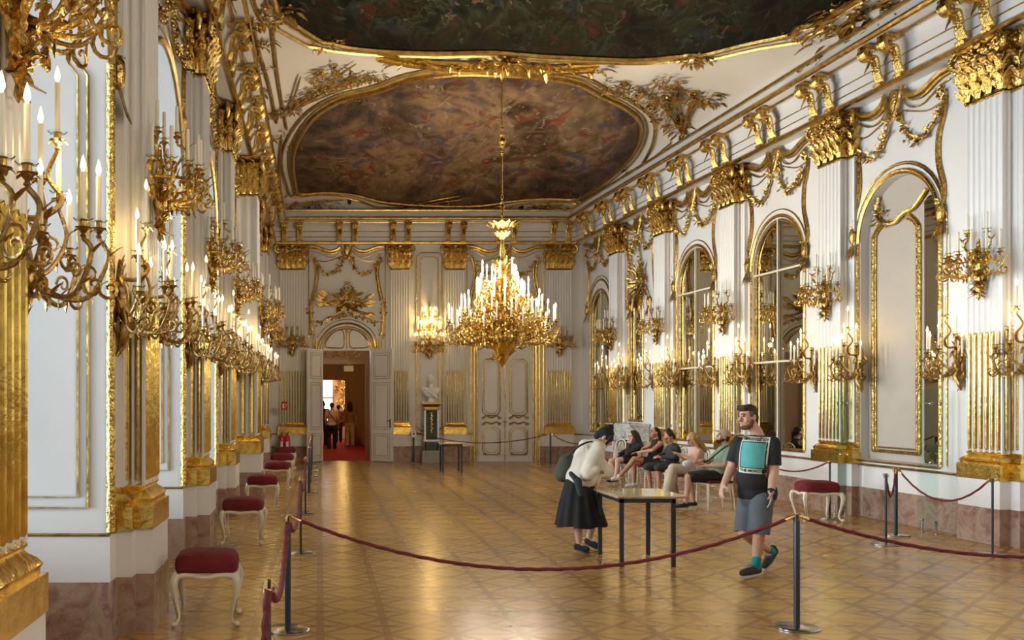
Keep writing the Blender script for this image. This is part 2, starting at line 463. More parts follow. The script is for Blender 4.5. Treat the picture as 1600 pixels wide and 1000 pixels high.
def sweep(mb, prof, u0, u1):
    """prof: (out, z) extruded along local x"""
    mb.loft([[(u, -o, z) for o, z in prof] for u in (u0, u1)], cap=True)
WALLS = [('left', LF, YB, 27.95, .25), ('right', RF, ru(27.8), ru(YB), .25), ('end', EF, -1.5, 7.6, .15)]
tn = 0
for nm, F, a, b, rec in WALLS:
    mb = MB(); sweep(mb, [(-.45, 6.36), (.03, 6.36), (.03, 6.43), (-.02, 6.46), (-.02, 6.82), (.02, 6.9), (.06, 6.95), (.16, 6.97), (.3, 7.0), (.3, 7.11), (.24, 7.13), (.22, 7.26), (.2, 7.34), (-.45, 7.34)], a, b)
    tn += 1; e = struct(F.place(mb.build('trim_%d' % tn, 'plaster'))); e.location.z = 0
    mb = MB()
    sweep(mb, [(.02, 6.34), (.07, 6.35), (.075, 6.385), (.045, 6.42), (.025, 6.43)], a, b)
    for z in (6.56, 6.72): mb.tube([(a, .02, z), (b, .02, z)], .011, 5)
    mb.build('gilded_frieze_line', 'goldline', e)
    mb = MB()
    mb.tube([(a, -.31, 7.05), (b, -.31, 7.05)], .05, 8); mb.tube([(a, -.15, 6.955), (b, -.15, 6.955)], .024, 6)
    mb.tube([(a, -.235, 7.29), (b, -.235, 7.29)], .035, 6)
    mb.build('gilded_cornice', 'goldline', e)
# skirting: marble, white dado, gold line, split by openings
def skirting(nm, F, segs, rec, zt=.8):
    mb = MB()
    for a, b in segs: mb.box(a, b, rec-.035, rec+.02, 0, .45)
    struct(F.place(mb.build('baseboard_'+nm, 'marble', smooth=False)))
    mb = MB()
    for a, b in segs: mb.box(a, b, rec-.015, rec+.02, .45, zt)
    global tn
    tn += 1; e = struct(F.place(mb.build('trim_%d' % tn, 'plaster', smooth=False)))
    mb = MB()
    for a, b in segs: sweep(mb, [(-rec, zt-.02), (-rec+.045, zt-.015), (-rec+.05, zt+.005), (-rec+.02, zt+.02)], a, b)
    mb.build('gilded_dado_line', 'goldline', e)
skirting('right', RF, [(ru(27.75), ru(25.0)), (ru(22.7), ru(YB))], .25)
skirting('end', EF, [(-1.5, .02), (1.56, 4.5), (6.4, 7.7)], .15)
# left piers: skirting that wraps round into the reveals, panelled jambs
for i, c in enumerate(PLU):
    tn += 1
    mb = MB(); mb.box(c-.72, c+.72, .22, 1.4, 0, .45)
    struct(LF.place(mb.build('baseboard_left' if i == 0 else 'baseboard_left.%03d' % i, 'marble', smooth=False)))
    mb = MB(); mb.box(c-.705, c+.705, .235, 1.4, .45, .8)
    e = struct(LF.place(mb.build('trim_%d' % tn, 'plaster', smooth=False)))
    mb = MB()
    for s in (-1, 1):
        x = c+s*.705
        mb.tube([(x, 1.38, .8), (x, .24, .8), (c+s*.5, .235, .8)], .014, 6)
    mb.build('gilded_dado_line', 'goldline', e)
    if i in (0, 1): continue
    jl = MB()
    for s in (-1, 1):     # jamb panel mouldings on both reveals
        x = c+s*.706
        for y0, z0, r in ((.40, 1.0, .014), (.475, 1.08, .01)):
            jl.tube([(x, 1.36, z0), (x, y0, z0), (x, y0, 4.2), (x, y0+.1, 4.35), (x, 1.3, 4.4)], r, 6)
    jl.build('gilded_jamb_moulding', 'goldline', e)
    fr = MB()
    for s in (-1, 1):
        x = c+s*.69
        fr.tube([(x, .235, .82), (x, .235, 4.3)], .035, 8); fr.tube([(x-s*.075, .24, .82), (x-s*.075, .24, 4.35)], .016, 6)
        fr.box(x-s*.055-.018, x-s*.055+.018, .225, .25, .82, 4.3)
    fr.build('gilded_window_frame', 'gold', e)

# ---------------------------------------------------------------- pilasters
def rect_ring(w, o, z, rec): return [(-w, rec, z), (-w, -o, z), (w, -o, z), (w, rec, z)]
def stack(mb, w, o, rec, prof): mb.loft([rect_ring(w+p, o+p, z, rec) for p, z in prof])
def fluted(w, o, rec, nf, ns, z0, z1, dpt=.022):
    """shaft outline with concave flutes on the front and ns on each side"""
    pts = [(-w, rec)]
    def run(p0, p1, inn, n, full):
        L = (V(p1)-V(p0)).length; d = (V(p1)-V(p0)).normalized(); pitch = L/(n+.35) if n else 1
        res = []; cs = []
        for i in range(n):
            a = pitch*(i+.30); b = pitch*(i+1.05); c = (a+b)/2
            for t in (a, a+(b-a)*.15, c, b-(b-a)*.15, b):
                k = max(0, 1-((t-c)/((b-a)/2))**2)**.5
                res.append(tuple(V(p0)+d*t+V(inn)*dpt*k))
            cs.append((tuple(V(p0)+d*c), (b-a)/2))
        return res, cs
    C = []
    if ns:
        r, c = run((-w, rec-.01), (-w, -o), (1, 0), ns, 0); pts += r; C += c
    pts.append((-w, -o)); r, c = run((-w, -o), (w, -o), (0, 1), nf, 0); pts += r; C += c; pts.append((w, -o))
    if ns:
        r, c = run((w, -o), (w, rec-.01), (-1, 0), ns, 0); pts += r; C += c
    pts.append((w, rec))
    m = MB(); m.loft([[(x, y, z) for x, y in pts] for z in (z0, z1)])
    rods = MB()
    for (x, y), r in C:
        rods.tube([(x, y, 1.17), (x, y, 1.19), (x, y, 2.62), (x, y, 2.66)], [r*.3, r*.6, r*.6, r*.3], 8)
    return m, rods
def capital(w, o, rec, zb, h=.74, spread=1):
    m = MB(); rnd = random.Random(5)
    stack(m, w-.03, o-.02, rec, [(.02, zb-.02), (.035, zb), (.02, zb+.02), (0, zb+.03), (.01, zb+.35), (.06, zb+.58), (.06, zb+.6)])
    n = max(4, int(w*2/.13))
    n = max(3, int(w*2/.17))
    for row, (z, L, cv) in enumerate(((zb+.03, .25, .16), (zb+.2, .28, .2), (zb+.4, .2, .2))):
        k = n+row % 2
        for i in range(k+1):
            x = -w+.03+(2*w-.06)*i/k
            m.leaf((x, -o-.01, z), (0, -.08, 1), (0, -1, 0), L, .15, cv*2.2, 5)
            for s in (-1, 1):
                m.leaf((x+s*.035, -o-.015, z+.03), (s*.55, -.15, 1), (0, -1, 0), L*.7, .05, cv*2, 5)
    n2 = max(2, int((rec+o)/.12))
    for j in range(n2+1):
        yy = -o+.03+(rec+o-.06)*j/n2
        for s in (-1, 1):
            for z, L in ((zb+.03, .25), (zb+.2, .28), (zb+.4, .2)): m.leaf((s*w, yy, z), (s*.08, 0, 1), (s, 0, 0), L, .13, .42, 5)
    for s in (-1, 1):
        for yy in ([-o+.12, rec-.1] if o+rec > .3 else [-o+.12]): m.spiral((s*(w+.05), yy, zt0 if False else zb+.57), (0, 1, 0), (0, 0, 1), .08, 1.3, .024, PI*.5, 12, 1, 5)
    zt = zb+.6
    for s in (-1, 1):   # corner volutes
        m.spiral((s*(w+.02), -o-.05, zt-.02), (s, -.45, 0), (0, 0, 1), .13, 1.5, .036, PI*.5, sgn=-1, n=16, k=6)
        m.tube(cr([(s*w*.35, -o-.02, zb+.35), (s*w*.65, -o-.04, zt+.03), (s*(w+.0), -o-.06, zt+.07)], 4), .026, 5)
        m.ell((s*(w+.02), -o-.07, zt-.02), .035, 8, 5)
    nf = 3 if w > .3 else 2
    for s in (-1, 1): m.spiral((s*w*.3, -o-.07, zt-.03), (s, -.2, 0), (0, 0, 1), .07, 1.3, .022, PI*.5, sgn=-1, n=12, k=5)
    for i in range(nf*7):   # flower clusters between
        x = rnd.uniform(-w*.75, w*.75); m.ell((x, -o-.07-rnd.random()*.03, zt-.06+rnd.uniform(-.07, .09)), rnd.uniform(.018, .038), 6, 4)
    m.tube(cr([(-w-.06, -o-.09, zt+.1), (-w*.4, -o-.03, zt+.07), (0, -o-.07, zt+.1), (w*.4, -o-.03, zt+.07), (w+.06, -o-.09, zt+.1)], 5), .03, 5)
    stack(m, w, o, rec, [(0, zt+.05), (.03, zt+.08), (.06, zt+.12), (.045, zt+.15)])
    m.ell((0, -o-.09, zt+.08), (.06, .03, .06), 8, 5)
    return m
BP = [(.03, .8), (.03, .985), (.0, .99), (.0, 1.01), (.012, 1.03), (-.012, 1.06), (-.045, 1.085), (-.06, 1.105), (-.045, 1.12), (-.045, 1.13), (-.065, 1.155)]
def make_pilaster(w=.34, o=.0, rec=.25, half=True, nf=6):
    root = bpy.data.objects.new('fluted_pilaster', None); COL.objects.link(root); root.empty_display_size = .1
    ws, os_ = w-.035, o-.05
    pm = MB(); pw = MB(); pb = MB(); sh = MB(); rd = MB()
    stack(pm, w+.02, o+.03, rec, [(0, 0), (0, .45)]); stack(pw, w+.012, o+.022, rec, [(0, .45), (0, .8)])
    stack(pb, w, o, rec, BP)
    a, r = fluted(ws, os_, rec, nf, 2, 1.13, 5.63); sh.merge(a); rd.merge(r)
    if half:
        h = (rec+o)*.5+.01; oh = o-h
        stack(pm, w+.17, oh+.03, rec, [(0, 0), (0, .45)]); stack(pw, w+.162, oh+.022, rec, [(0, .45), (0, .8)])
        stack(pb, w+.15, oh, rec, BP)
        stack(sh, ws+.15, oh-.05, rec, [(0, 1.13), (0, 5.63)])
        for s in (-1, 1):
            for k in (.075,):
                x = s*(ws+k); rd.tube([(x, -oh+.05, 1.18), (x, -oh+.05, 2.62)], .017, 6)
                sh.tube([(x, -oh+.052, 2.62), (x, -oh+.052, 5.6)], .012, 6)
    pm.build('marble_plinth', 'marble', root, smooth=False); pw.build('white_plinth', 'plaster', root, smooth=False)
    pb.build('gilded_base', 'goldbright', root, smooth=30); sh.build('shaft', 'plaster', root, smooth=50)
    rd.build('gilded_flute_rods', 'goldbright', root)
    c = capital(ws, os_, rec, 5.62)
    if half:
        c2 = capital(ws+.14, os_-.12, rec, 5.62); c.merge(c2)
    c.build('capital', 'gold', root)
    return root
pil = make_pilaster(); pil4 = make_pilaster(o=.2, half=False); pilw = make_pilaster(w=.40, rec=.15, half=False, nf=9); pile = make_pilaster(w=.31, rec=.15, half=False, nf=7)
ordl = ['', '', '', 'cut by the left edge of the photo, nearest on the left wall', 'second along the left wall, beside the nearest velvet stool',
        'third along the left wall, behind the second velvet stool', 'fourth along the left wall', 'standing furthest forward of the left wall, flutes on its near side',
        'second from the far left corner, on the left wall', 'last on the left wall before the far corner']
used = {}
def place_pil(proto, F, u, y, label, grp):
    if proto.name not in used: used[proto.name] = 1; o = proto
    else: o = dup(proto)
    thing('', 'fluted white pilaster '+label, 'pilaster', group=grp, o=o); F.place(o, u, y); return o
for i, c in enumerate(PLU):
    if i < 3: continue
    place_pil(pil4 if i == 7 else pil, LF, c, 0, ordl[i], 'pilasters along the left wall')
ordr = {5: 'nearest on the right wall, beside the right edge of the photo', 6: 'between the cream niche and the tallest mirror', 7: 'behind the seated people, between the two large mirrors',
        8: 'right of the small fireplace mirror', 9: 'left of the small fireplace mirror'}
for i, d in enumerate(PRD):
    if i < 5: continue
    place_pil(pil, RF, ru(d), 0, ordr[i], 'pilasters along the right wall')
for x, p, t in ((-.81, pilw, 'in the far left corner behind the fire extinguishers'), (2.34, pile, 'on the end wall right of the open doorway'), (3.95, pile, 'on the end wall right of the bust'), (7.0, pilw, 'on the end wall right of the closed door')):
    place_pil(p, EF, x, 0, t, 'pilasters on the end wall')
# ---------------------------------------------------------------- gilt carving helpers (drawn in x,z; out = -y)
def P3(x, z, y=0): return V((x, y, z))
def scroll(mb, c, r, a0=0, sgn=1, turns=1.2, rad=.018, y=-.02, n=12, k=5):
    mb.spiral((c[0], y, c[1]), (1, 0, 0), (0, 0, 1), r, turns, rad, a0, n, sgn, k)
def rocaille(mb, c, w, h, n, seed, y=-.03, dep=.05, leafs=1.0):
    """dense carved cluster of leaves, curls and buds"""
    r = random.Random(seed)
    for i in range(n):
        a = r.uniform(0, 2*PI); q = r.random()**.6
        x = c[0]+w*q*cos(a); z = c[1]+h*q*sin(a); yy = y-r.random()*dep*(1.2-q)
        t = r.random(); s = r.uniform(.6, 1.2)*min(w, h)
        if t < .55*leafs:
            b = a+r.uniform(-.8, .8); mb.leaf((x, yy, z), (cos(b), -.35, sin(b)), (0, -1, 0), s*.75, s*.3, .25)
        elif t < .8: scroll(mb, (x, z), s*.28, r.uniform(0, 6), r.choice((-1, 1)), 1.0, s*.06, yy, 8, 4)
        else: mb.ell((x, yy, z), (s*.13, s*.1, s*.13), 6, 4)
def garland(mb, pts, w=.05, dens=28, seed=1, y=-.03):
    r = random.Random(seed); path = cr([P3(a, b, y) for a, b in pts], 6); mb.tube(path, w*.18, 4)
    L = sum((path[i+1]-path[i]).length for i in range(len(path)-1))
    for i in range(int(L*dens)):
        p = path[r.randrange(len(path))]+V((r.uniform(-w, w)*.7, -r.random()*w*.5, r.uniform(-w, w)*.7))
        if r.random() < .45: mb.ell(p, (w*.32, w*.25, w*.32), 6, 4)
        else:
            b = r.uniform(0, 6.3); mb.leaf(p, (cos(b), -.3, sin(b)), (0, -1, 0), w*1.1, w*.5, .3)
def line(mb, pts, r=.015, y=-.01, k=5, sm=6, closed=False): mb.tube(cr([P3(a, b, y) for a, b in pts], sm, closed) if sm else [P3(a, b, y) for a, b in pts], r, k, closed)
def archline(mb, w, zb, zs, off, r, y=-.01, legs=True, k=5):
    p = [(-(w+off), zb)] if legs else []
    p += [(x, z) for x, z in arch_pts(0, w+off, zs)]
    if legs: p += [(w+off, zb)]
    line(mb, p, r, y, k, 0)

def bay_ornament(hw, aw, zs, seed=1, narrow=False):
    """carved and moulded field between two capitals, above an arch: list of (part name, mesh, material)"""
    top = zs+aw; out = []
    mb = MB()
    for off, r in ((.05, .03), (.16, .011)): archline(mb, aw, zs, zs, off, r, legs=False)
    out.append(('arch_moulding', mb, 'goldline'))
    for s in (-1, 1):
        mb = MB()
        for dz, r in ((0, .045), (-.06, .02), (-.15, .013)):
            line(mb, [(s*hw, 6.3+dz), (s*hw*.8, 6.27+dz), (s*hw*.5, 6.16+dz*1.2), (s*hw*.28, 6.2+dz*1.2), (s*.17, 6.32+dz)], r, -.03-.02*(r > .03), 6)
        line(mb, [(s*hw*.86, 5.9), (s*hw*.6, 5.86), (s*hw*.35, 5.93), (s*.14, 6.02)], .012)
        out.append(('wavy_moulding', mb, 'goldline')); mb = MB()
        for off, r in ((0, .026), (.06, .014)):
            x = hw*.9-off
            line(mb, [(s*x, 5.95), (s*(x-.03), 5.72), (s*(x-.12), 5.45), (s*(x-.13), 5.1), (s*(x-.03), top-.35), (s*(aw+.13-off*.4), zs+.25)], r)
        scroll(mb, (s*(hw*.9-.04), 6.0), .09, PI/2, s, 1.3, .026, -.05); rocaille(mb, (s*(hw*.88), 5.93), .1, .12, 16, seed+3, -.03)
        out.append(('curved_strip', mb, 'gold')); g = MB()
        g.ell((s*(aw+.13), -.05, zs+.12), (.07, .05, .14), 8, 6); rocaille(g, (s*(aw+.13), zs+.25), .09, .13, 16, seed+7, -.03)
        for k in range(4): g.leaf((s*(aw+.13), -.04, zs+.05), (s*(-.3+.2*k), -.2, -1), (0, -1, 0), .32, .07, .1)
        out.append(('shell_ornament', g, 'gold')); g = MB()
        garland(g, [(s*.12, 6.0), (s*.2, 5.72), (s*.42, 5.5), (s*hw*.62, 5.55), (s*hw*.84, 5.8)], .085, 60, seed+(s > 0))
        out.append(('garland', g, 'gold'))
    g = MB()
    for s in (-1, 1):
        line(g, [(s*.02, 6.52), (s*.14, 6.5), (s*.19, 6.32), (s*.11, 6.1), (0, 5.92)], .035, -.07, 6)
        scroll(g, (s*.16, 6.5), .08, 0, s, 1.2, .025, -.08)
    g.ell((0, -.05, 6.22), (.09, .045, .2), 10, 6); rocaille(g, (0, 6.55), .18, .07, 22, seed+11, -.06)
    out.append(('cartouche', g, 'gold'))
    return out
def bayroot(name, label, F, u, hw, aw, zs, rec, seed, grp):
    e = thing(name, label, 'gilded carving', (0, 0, 0), group=grp); F.place(e, u, rec-.005, 0)
    for n, m, mt in bay_ornament(hw, aw, zs, seed): m.build(n, mt, e)
    return e

# ---- right wall: mirrors, niche, carved bays
def arched_mirror(F, u, w, zb, zs, rec, label, munt, grp='arched mirrors on the right wall', name='arched_wall_mirror'):
    e = thing(name, label, 'mirror', group=grp); F.place(e, u, rec, 0)
    m = MB(); ap = arch_pts(0, w-.02, zs); poly = [(-(w-.02), zb+.01)]+ap+[(w-.02, zb+.01)]
    m.add([(x, .05, z) for x, z in poly], [tuple(range(len(poly)))]); m.build('mirror_glass', 'mirror', e, smooth=False)
    f = MB()
    for off, r in ((.05, .032), (-.035, .022)): archline(f, w, zb, zs, off, r, -.01 if off > 0 else .03, k=7)
    f.tube([(-w-.05, -.01, zb-.02), (w+.05, -.01, zb-.02)], .03, 6)
    for s in (-1, 1): rocaille(f, (s*(w-.03), zs+.15), .045, .25, 14, 5, 0, .03)
    f.build('gilded_frame', 'gold', e)
    if munt:
        k = MB()
        if munt[0]: k.box(-.018, .018, .0, .045, zb, zs+w)
        for z in munt[1:]: k.box(-w, w, .003, .045, z-.018, z+.018)
        k.build('muntins', 'cream', e, smooth=False)
    return e
arched_mirror(RF, ru(17.2), .84, .93, 4.25, .25, 'tallest mirror, arched with cream bars, behind the walking man', (1, 2.5, 4.15))
arched_mirror(RF, ru(20.5), .84, .93, 4.25, .25, 'arched mirror with cream bars, behind the blonde seated person', (1, 2.5, 4.15))
arched_mirror(RF, ru(23.75), .42, 1.3, 4.05, .25, 'narrow arched mirror above the marble fireplace', None)
arched_mirror(RF, ru(26.3), .72, .93, 4.1, .25, 'arched mirror nearest the far right corner', (1, 2.5, 3.9))
for d, t, s in ((13.93, 'above the cream niche', 1), (17.2, 'above the tallest mirror', 2), (20.5, 'above the mirror behind the blonde seated person', 3), (23.45, 'above the narrow fireplace mirror', 4), (26.3, 'above the mirror at the far right corner', 5)):
    nw = d == 23.45
    if nw:
        e = bayroot('overmirror_carving', 'gilded garlands and cartouche '+t, RF, ru(d), 1.02, .46, 4.05, .25, s, 'carved fields above the right wall arches')
        g = MB(); rocaille(g, (ru(d)-ru(23.75)+.0, 4.75), .4, .35, 60, 3, -.03, .08)
        for q in (-1, 1): garland(g, [(q*.2, 5.8), (q*.3, 5.3), (q*.42, 4.9), (q*.5, 4.3)], .08, 50, 9)
        g.xf(Matrix.Translation((-.25, 0, 0))); g.build('carved_trophy', 'gold', e)
    else: bayroot('overarch_carving', 'gilded garlands and cartouche '+t, RF, ru(d), 1.14, .84, 4.25, .25, s, 'carved fields above the right wall arches')
M['beige'] = simple('beige_panel', (.46, .41, .35), .5)
# cream niche
e = thing('niche_panel', 'tall arched cream panel with gilded frame and rocaille top, between the right wall pilasters', 'wall panel'); RF.place(e, ru(13.93), .25, 0)
m = MB(); ap = arch_pts(0, .855, 4.25); poly = [(-.855, .89)]+ap+[(.855, .89)]
m.loft([[(x, .14, z) for x, z in poly], [(x, .125, z) for x, z in poly]]); m.build('panel', 'beige', e, smooth=False)
f = MB(); archline(f, .86, .88, 4.25, .05, .035, -.01, k=7); archline(f, .86, .88, 4.25, .17, .012, -.01, k=5)
f.tube([(-.9, -.01, .86), (.9, -.01, .86)], .02, 6)
cx, hw = -.2, .52
for off, r in ((0, .028), (.06, .014)):
    a = hw-off
    line(f, [(cx-a, 1.02+off), (cx+a, 1.02+off)], r, .11, 6, 0)
    for s in (-1, 1): line(f, [(cx+s*a, 1.02+off), (cx+s*a, 2.5), (cx+s*a, 4.1), (cx+s*(a-.04), 4.35), (cx+s*a*.55, 4.52-off)], r, .11, 6)
line(f, [(cx-.35, 4.9), (cx-.42, 4.7), (cx-.28, 4.5), (cx, 4.45), (cx+.2, 4.55), (cx+.45, 4.6), (cx+.7, 4.8)], .035, .09, 6)
rocaille(f, (cx-.3, 4.62), .15, .2, 26, 4, .1); rocaille(f, (cx+.1, 4.5), .25, .06, 18, 6, .1)
f.build('gilded_frame', 'gold', e)
m = MB(); m.box(-1.2, 1.2, .15, .19, .7, 5.3); m.build('back_board', 'beige', e, smooth=False)
m = MB(); m.box(.42, .85, .11, .12, .9, 4.7); m.build('mirror_strip', 'mirror', e, smooth=False)

# left bays
for i in range(3, len(PLU)-1):
    c = (PLU[i]+PLU[i+1])/2; w = (PLU[i+1]-PLU[i])/2-.7
    t = ['', '', '', 'nearest', 'second nearest', 'third', 'fourth', 'fifth', 'last'][i]
    bayroot('overarch_carving', 'gilded garlands and cartouche above the %s window arch of the left wall' % t, LF, c, w+.32, w, 4.15, .25, i+20, 'carved fields above the left windows')

# ---- consoles under the cornice
def console():
    m = MB(); m2 = MB()
    p = [(.26, 6.93), (.33, 6.86), (.27, 6.78), (.16, 6.8), (.12, 6.7), (.1, 6.55), (.05, 6.44), (.11, 6.4)]
    for x in (-.055, 0, .055): m.tube(cr([(x, -o, z) for o, z in p], 4), [.045, .035, .028, .03], 6)
    for x in (-.07, .07): m.spiral((x, -.25, 6.86), (0, 1, 0), (0, 0, 1), .08, 1.2, .025, 0, 10, 1, 5)
    m.leaf((0, -.2, 6.8), (0, -.2, -1), (0, -1, 0), .25, .1, .2); m.leaf((0, -.33, 6.95), (0, -.3, -1), (0, -1, 0), .14, .12, -.2)
    m.box(-.1, .1, -.33, -.02, 6.93, 6.97)
    return m
cm = console()
def consoles(F, us, grp, labf):
    e = struct(F.place(bpy.data.objects.new('trim_%d' % (tn+1), None))); COL.objects.link(e)
    o = None
    for u in us:
        for s in (-.22, .22):
            if o is None: o = cm.build('cornice_console', 'gold', e); q = o
            else: q = o.copy(); COL.objects.link(q); q.parent = e
            q.location = (u+s, 0, 0)
    return e
for F, us in ((LF, [c for c in PLU]+[(PLU[i]+PLU[i+1])/2 for i in range(len(PLU)-1)]), (RF, [ru(d) for d in PRD[4:]]+[ru(d) for d in (10.35, 13.65, 17.0, 20.3, 23.4, 26.3)]), (EF, [-.81, .79, 2.34, 3.95, 5.43, 7.0])):
    consoles(F, us, '', None); tn += 1

# ---------------------------------------------------------------- ceiling paintings
def world_ring(px): return [onceil(a, b) for a, b in px]
A1 = [(463, 285), (470, 299), (512, 297), (554, 301), (596, 311), (666, 317), (750, 317), (802, 310), (850, 307), (897, 308), (920, 297), (969, 259), (990, 234), (1000, 210), (997, 185), (972, 164), (937, 147), (902, 128), (850, 118), (785, 113), (715, 112), (645, 121), (589, 140), (540, 152), (498, 175), (470, 210), (459, 245)]
R1 = world_ring(A1)
A2 = [(435, 8), (456, 28), (498, 56), (515, 61), (550, 68), (610, 74), (690, 76), (764, 75), (802, 77), (850, 81), (900, 84), (990, 87), (1060, 82), (1077, 79), (1102, 79), (1165, 63), (1231, 49), (1245, 38), (1287, 28), (1305, 12)]
R2 = world_ring(A2)
R2 += [V((xr(12)-.5, 12.0, 0)), V((xr(10)-.45, 9.5, 0)), V((xr(7)-.9, 6.5, 0)), V((6.2, 4.2, 0)), V((3.4, 3.6, 0)), V((.6, 4.3, 0)), V((-.5, 6.5, 0)), V((-.72, 9.5, 0)), V((-.72, 12.0, 0))]
def drape(mb, ring, off=.03, nr=26):
    """fill an outline on the vault with a grid of rings that follows the curved surface"""
    c = sum(ring, V((0, 0, 0)))/len(ring); rings = []
    for k in range(nr, 0, -1):
        t = k/nr; rr = []
        for p in ring:
            x = c.x+(p.x-c.x)*t; y = c.y+(p.y-c.y)*t; rr.append((x, y, zc(x, y)-off))
        rings.append(rr)
    mb.loft(rings, cap=False)
    o = len(mb.v); mb.v.append((c.x, c.y, zc(c.x, c.y)-off)); b = o-len(ring)
    for j in range(len(ring)): mb.f.append((b+j, b+(j+1) % len(ring), o))
def ringline(mb, ring, scale, r, off=.03, k=6, closed=True):
    c = sum(ring, V((0, 0, 0)))/len(ring); pts = []
    for p in ring:
        d = V((p.x-c.x, p.y-c.y, 0)); d = d+d.normalized()*scale
        x, y = c.x+d.x, c.y+d.y; y = min(y, YE-.22); x = min(max(x, -1.2), xr(y)-.15); pts.append((x, y, zc(x, y)-off))
    mb.tube(pts, r, k, closed)
def cluster3(mb, p, w, n, seed, flat=.35, stretch=(1, 1)):
    r = random.Random(seed)
    for i in range(n):
        a = r.uniform(0, 2*PI); q = r.random()**.6
        x = p[0]+w*q*cos(a)*stretch[0]; y = p[1]+w*q*sin(a)*stretch[1]; y = min(y, YE-.2); x = min(max(x, -1.2), xr(y)-.12)
        z = zc(x, y)-.03-r.random()*w*flat*(1.1-q)
        s = w*r.uniform(.5, 1.1); b = a+r.uniform(-.9, .9)
        if r.random() < .6: mb.leaf((x, y, z), (cos(b)*stretch[0], sin(b)*stretch[1], -.2), (0, 0, -1), s*.6, s*.25, .3)
        elif r.random() < .5: mb.spiral((x, y, z), (1, 0, 0), (0, 1, .0), s*.25, 1, s*.05, b, 8, r.choice((-1, 1)), 4)
        else: mb.ell((x, y, z), s*.1, 6, 4)
def painting(name, label, ring, mat, seeds):
    e = thing(name, label, 'ceiling painting')
    dense = []
    dense = cr(ring, 4, True)
    for p in dense:
        p.y = min(p.y, YE-.25); p.x = min(max(p.x, -1.0), xr(p.y)-.2)
    m = MB(); drape(m, dense); m.build('painted_canvas', mat, e)
    f = MB(); ringline(f, dense, .02, .05, .05, 7); ringline(f, dense, .13, .022, .03, 5); ringline(f, dense, .30, .035, .03, 6)
    f.build('gilded_frame', 'goldline', e)
    return e, dense
e1, D1 = painting('ceiling_painting', 'large oval ceiling painting of brown and pink clouds, above the far half of the hall', R1, 'fresco_sky', 1)
e2, D2 = painting('ceiling_painting', 'dark green ceiling painting of a stormy sea, cut by the top edge', R2, 'fresco_sea', 2)
g = MB()
for px, py, w, n, st in ((785, 92, .42, 70, (1, .8)), (720, 96, .4, 40, (1.5, .4)), (850, 100, .4, 40, (1.5, .4)), (640, 92, .3, 24, (1.4, .4)), (920, 104, .3, 24, (1.4, .4))):
    p = onceil(px, py); g = MB(); cluster3(g, p, w, n, px, .4, st); g.build('crest_carving', 'goldbright', e1)
g = MB()
rt = [onceil(a, b) for a, b in ((590, 86), (650, 97), (720, 102), (785, 104), (850, 108), (930, 104))]
g.tube([p-V((0, 0, .05)) for p in cr(rt, 5)], .06, 6)
g.tube([p-V((0, .25, .05)) for p in cr(rt, 5)], .04, 6)
g.build('crest_moulding', 'goldbright', e1)
for px, py, w, n in ((512, 64, .26, 36), (1085, 88, .28, 40), (1240, 52, .2, 26), (430, 18, .35, 40), (1340, 25, .5, 70)):
    p = onceil(px, py); g = MB(); cluster3(g, p, w, n, px); g.build('corner_carving', 'gold', e2)
for px, py, w, n, st in ((458, 228, .2, 24, (1, 1)), (460, 300, .22, 26, (1, 1)), (585, 303, .15, 14, (1.6, .5)), (745, 312, .15, 14, (1.6, .5)), (820, 306, .15, 14, (1.6, .5)), (905, 306, .25, 26, (1, 1)), (985, 262, .25, 30, (1, 1)), (940, 145, .2, 20, (1.6, 1)), (545, 152, .2, 20, (1.6, .7)), (666, 318, .22, 30, (1.6, .4))):
    p = onceil(px, py); g = MB(); cluster3(g, p, w, n, px, .4, st); g.build('frame_carving', 'gold', e1)
def trophy(label, pts, seed, w=.35, n=26, rays=0):
    m = MB(); r = random.Random(seed); ps = [onceil(a, b) for a, b in pts]
    for i, p in enumerate(ps): cluster3(m, p, w*r.uniform(.9, 1.3), int(n*1.9), seed+i, .3)
    a = ps[0]
    for i in range(rays):
        b = ps[-1]; t = r.uniform(-.5, .5); d = (b-a); ang = math.atan2(d.y, d.x)+t; L = d.length*r.uniform(.8, 1.25)
        q = []
        for k in range(5):
            x = a.x+cos(ang)*L*k/4; y = a.y+sin(ang)*L*k/4; y = min(y, YE-.2); x = min(max(x, -1.2), xr(y)-.15); q.append((x, y, zc(x, y)-.06))
        m.tube(q, [.03, .025, .02, .03, .012], 5)
    e = m.build('gilded_trophy', 'gold'); thing('', label, 'gilded carving', o=e, group='gilded trophies in the corners of the ceiling'); return e
trophy('gilded trophy of arms in the ceiling corner left of the oval painting', [(452, 170), (470, 150), (492, 138), (520, 128), (560, 118), (585, 116), (500, 120), (515, 105)], 3, .24, 20, 5)
trophy('gilded trophy of flags in the ceiling corner right of the oval painting', [(1066, 205), (1050, 185), (1035, 165), (1015, 150), (985, 140), (955, 130), (1030, 140), (1045, 125), (1075, 150), (1100, 150)], 8, .3, 22, 7)
trophy('gilded rocaille low on the ceiling at the far left corner', [(455, 318), (470, 322), (490, 315), (505, 318), (525, 322)], 13, .22, 16, 2)
trophy('gilded rocaille low on the ceiling at the far right corner', [(822, 324), (840, 328), (860, 322), (875, 322), (890, 330)], 17, .22, 16, 2)
trophy('gilded cartouche with leaves in the middle of the far ceiling edge', [(612, 328), (632, 332), (650, 330), (666, 334), (684, 330), (705, 332), (728, 328)], 19, .22, 18, 2)
trophy('gilded rocaille climbing the ceiling above the nearest left windows', [(395, 150), (405, 110), (400, 70), (385, 40), (425, 175), (430, 210)], 29, .25, 18, 0)
trophy('gilded rocaille on the ceiling edge at the top right', [(1310, 60), (1330, 90), (1350, 110), (1370, 60), (1395, 30)], 23, .35, 24, 3)
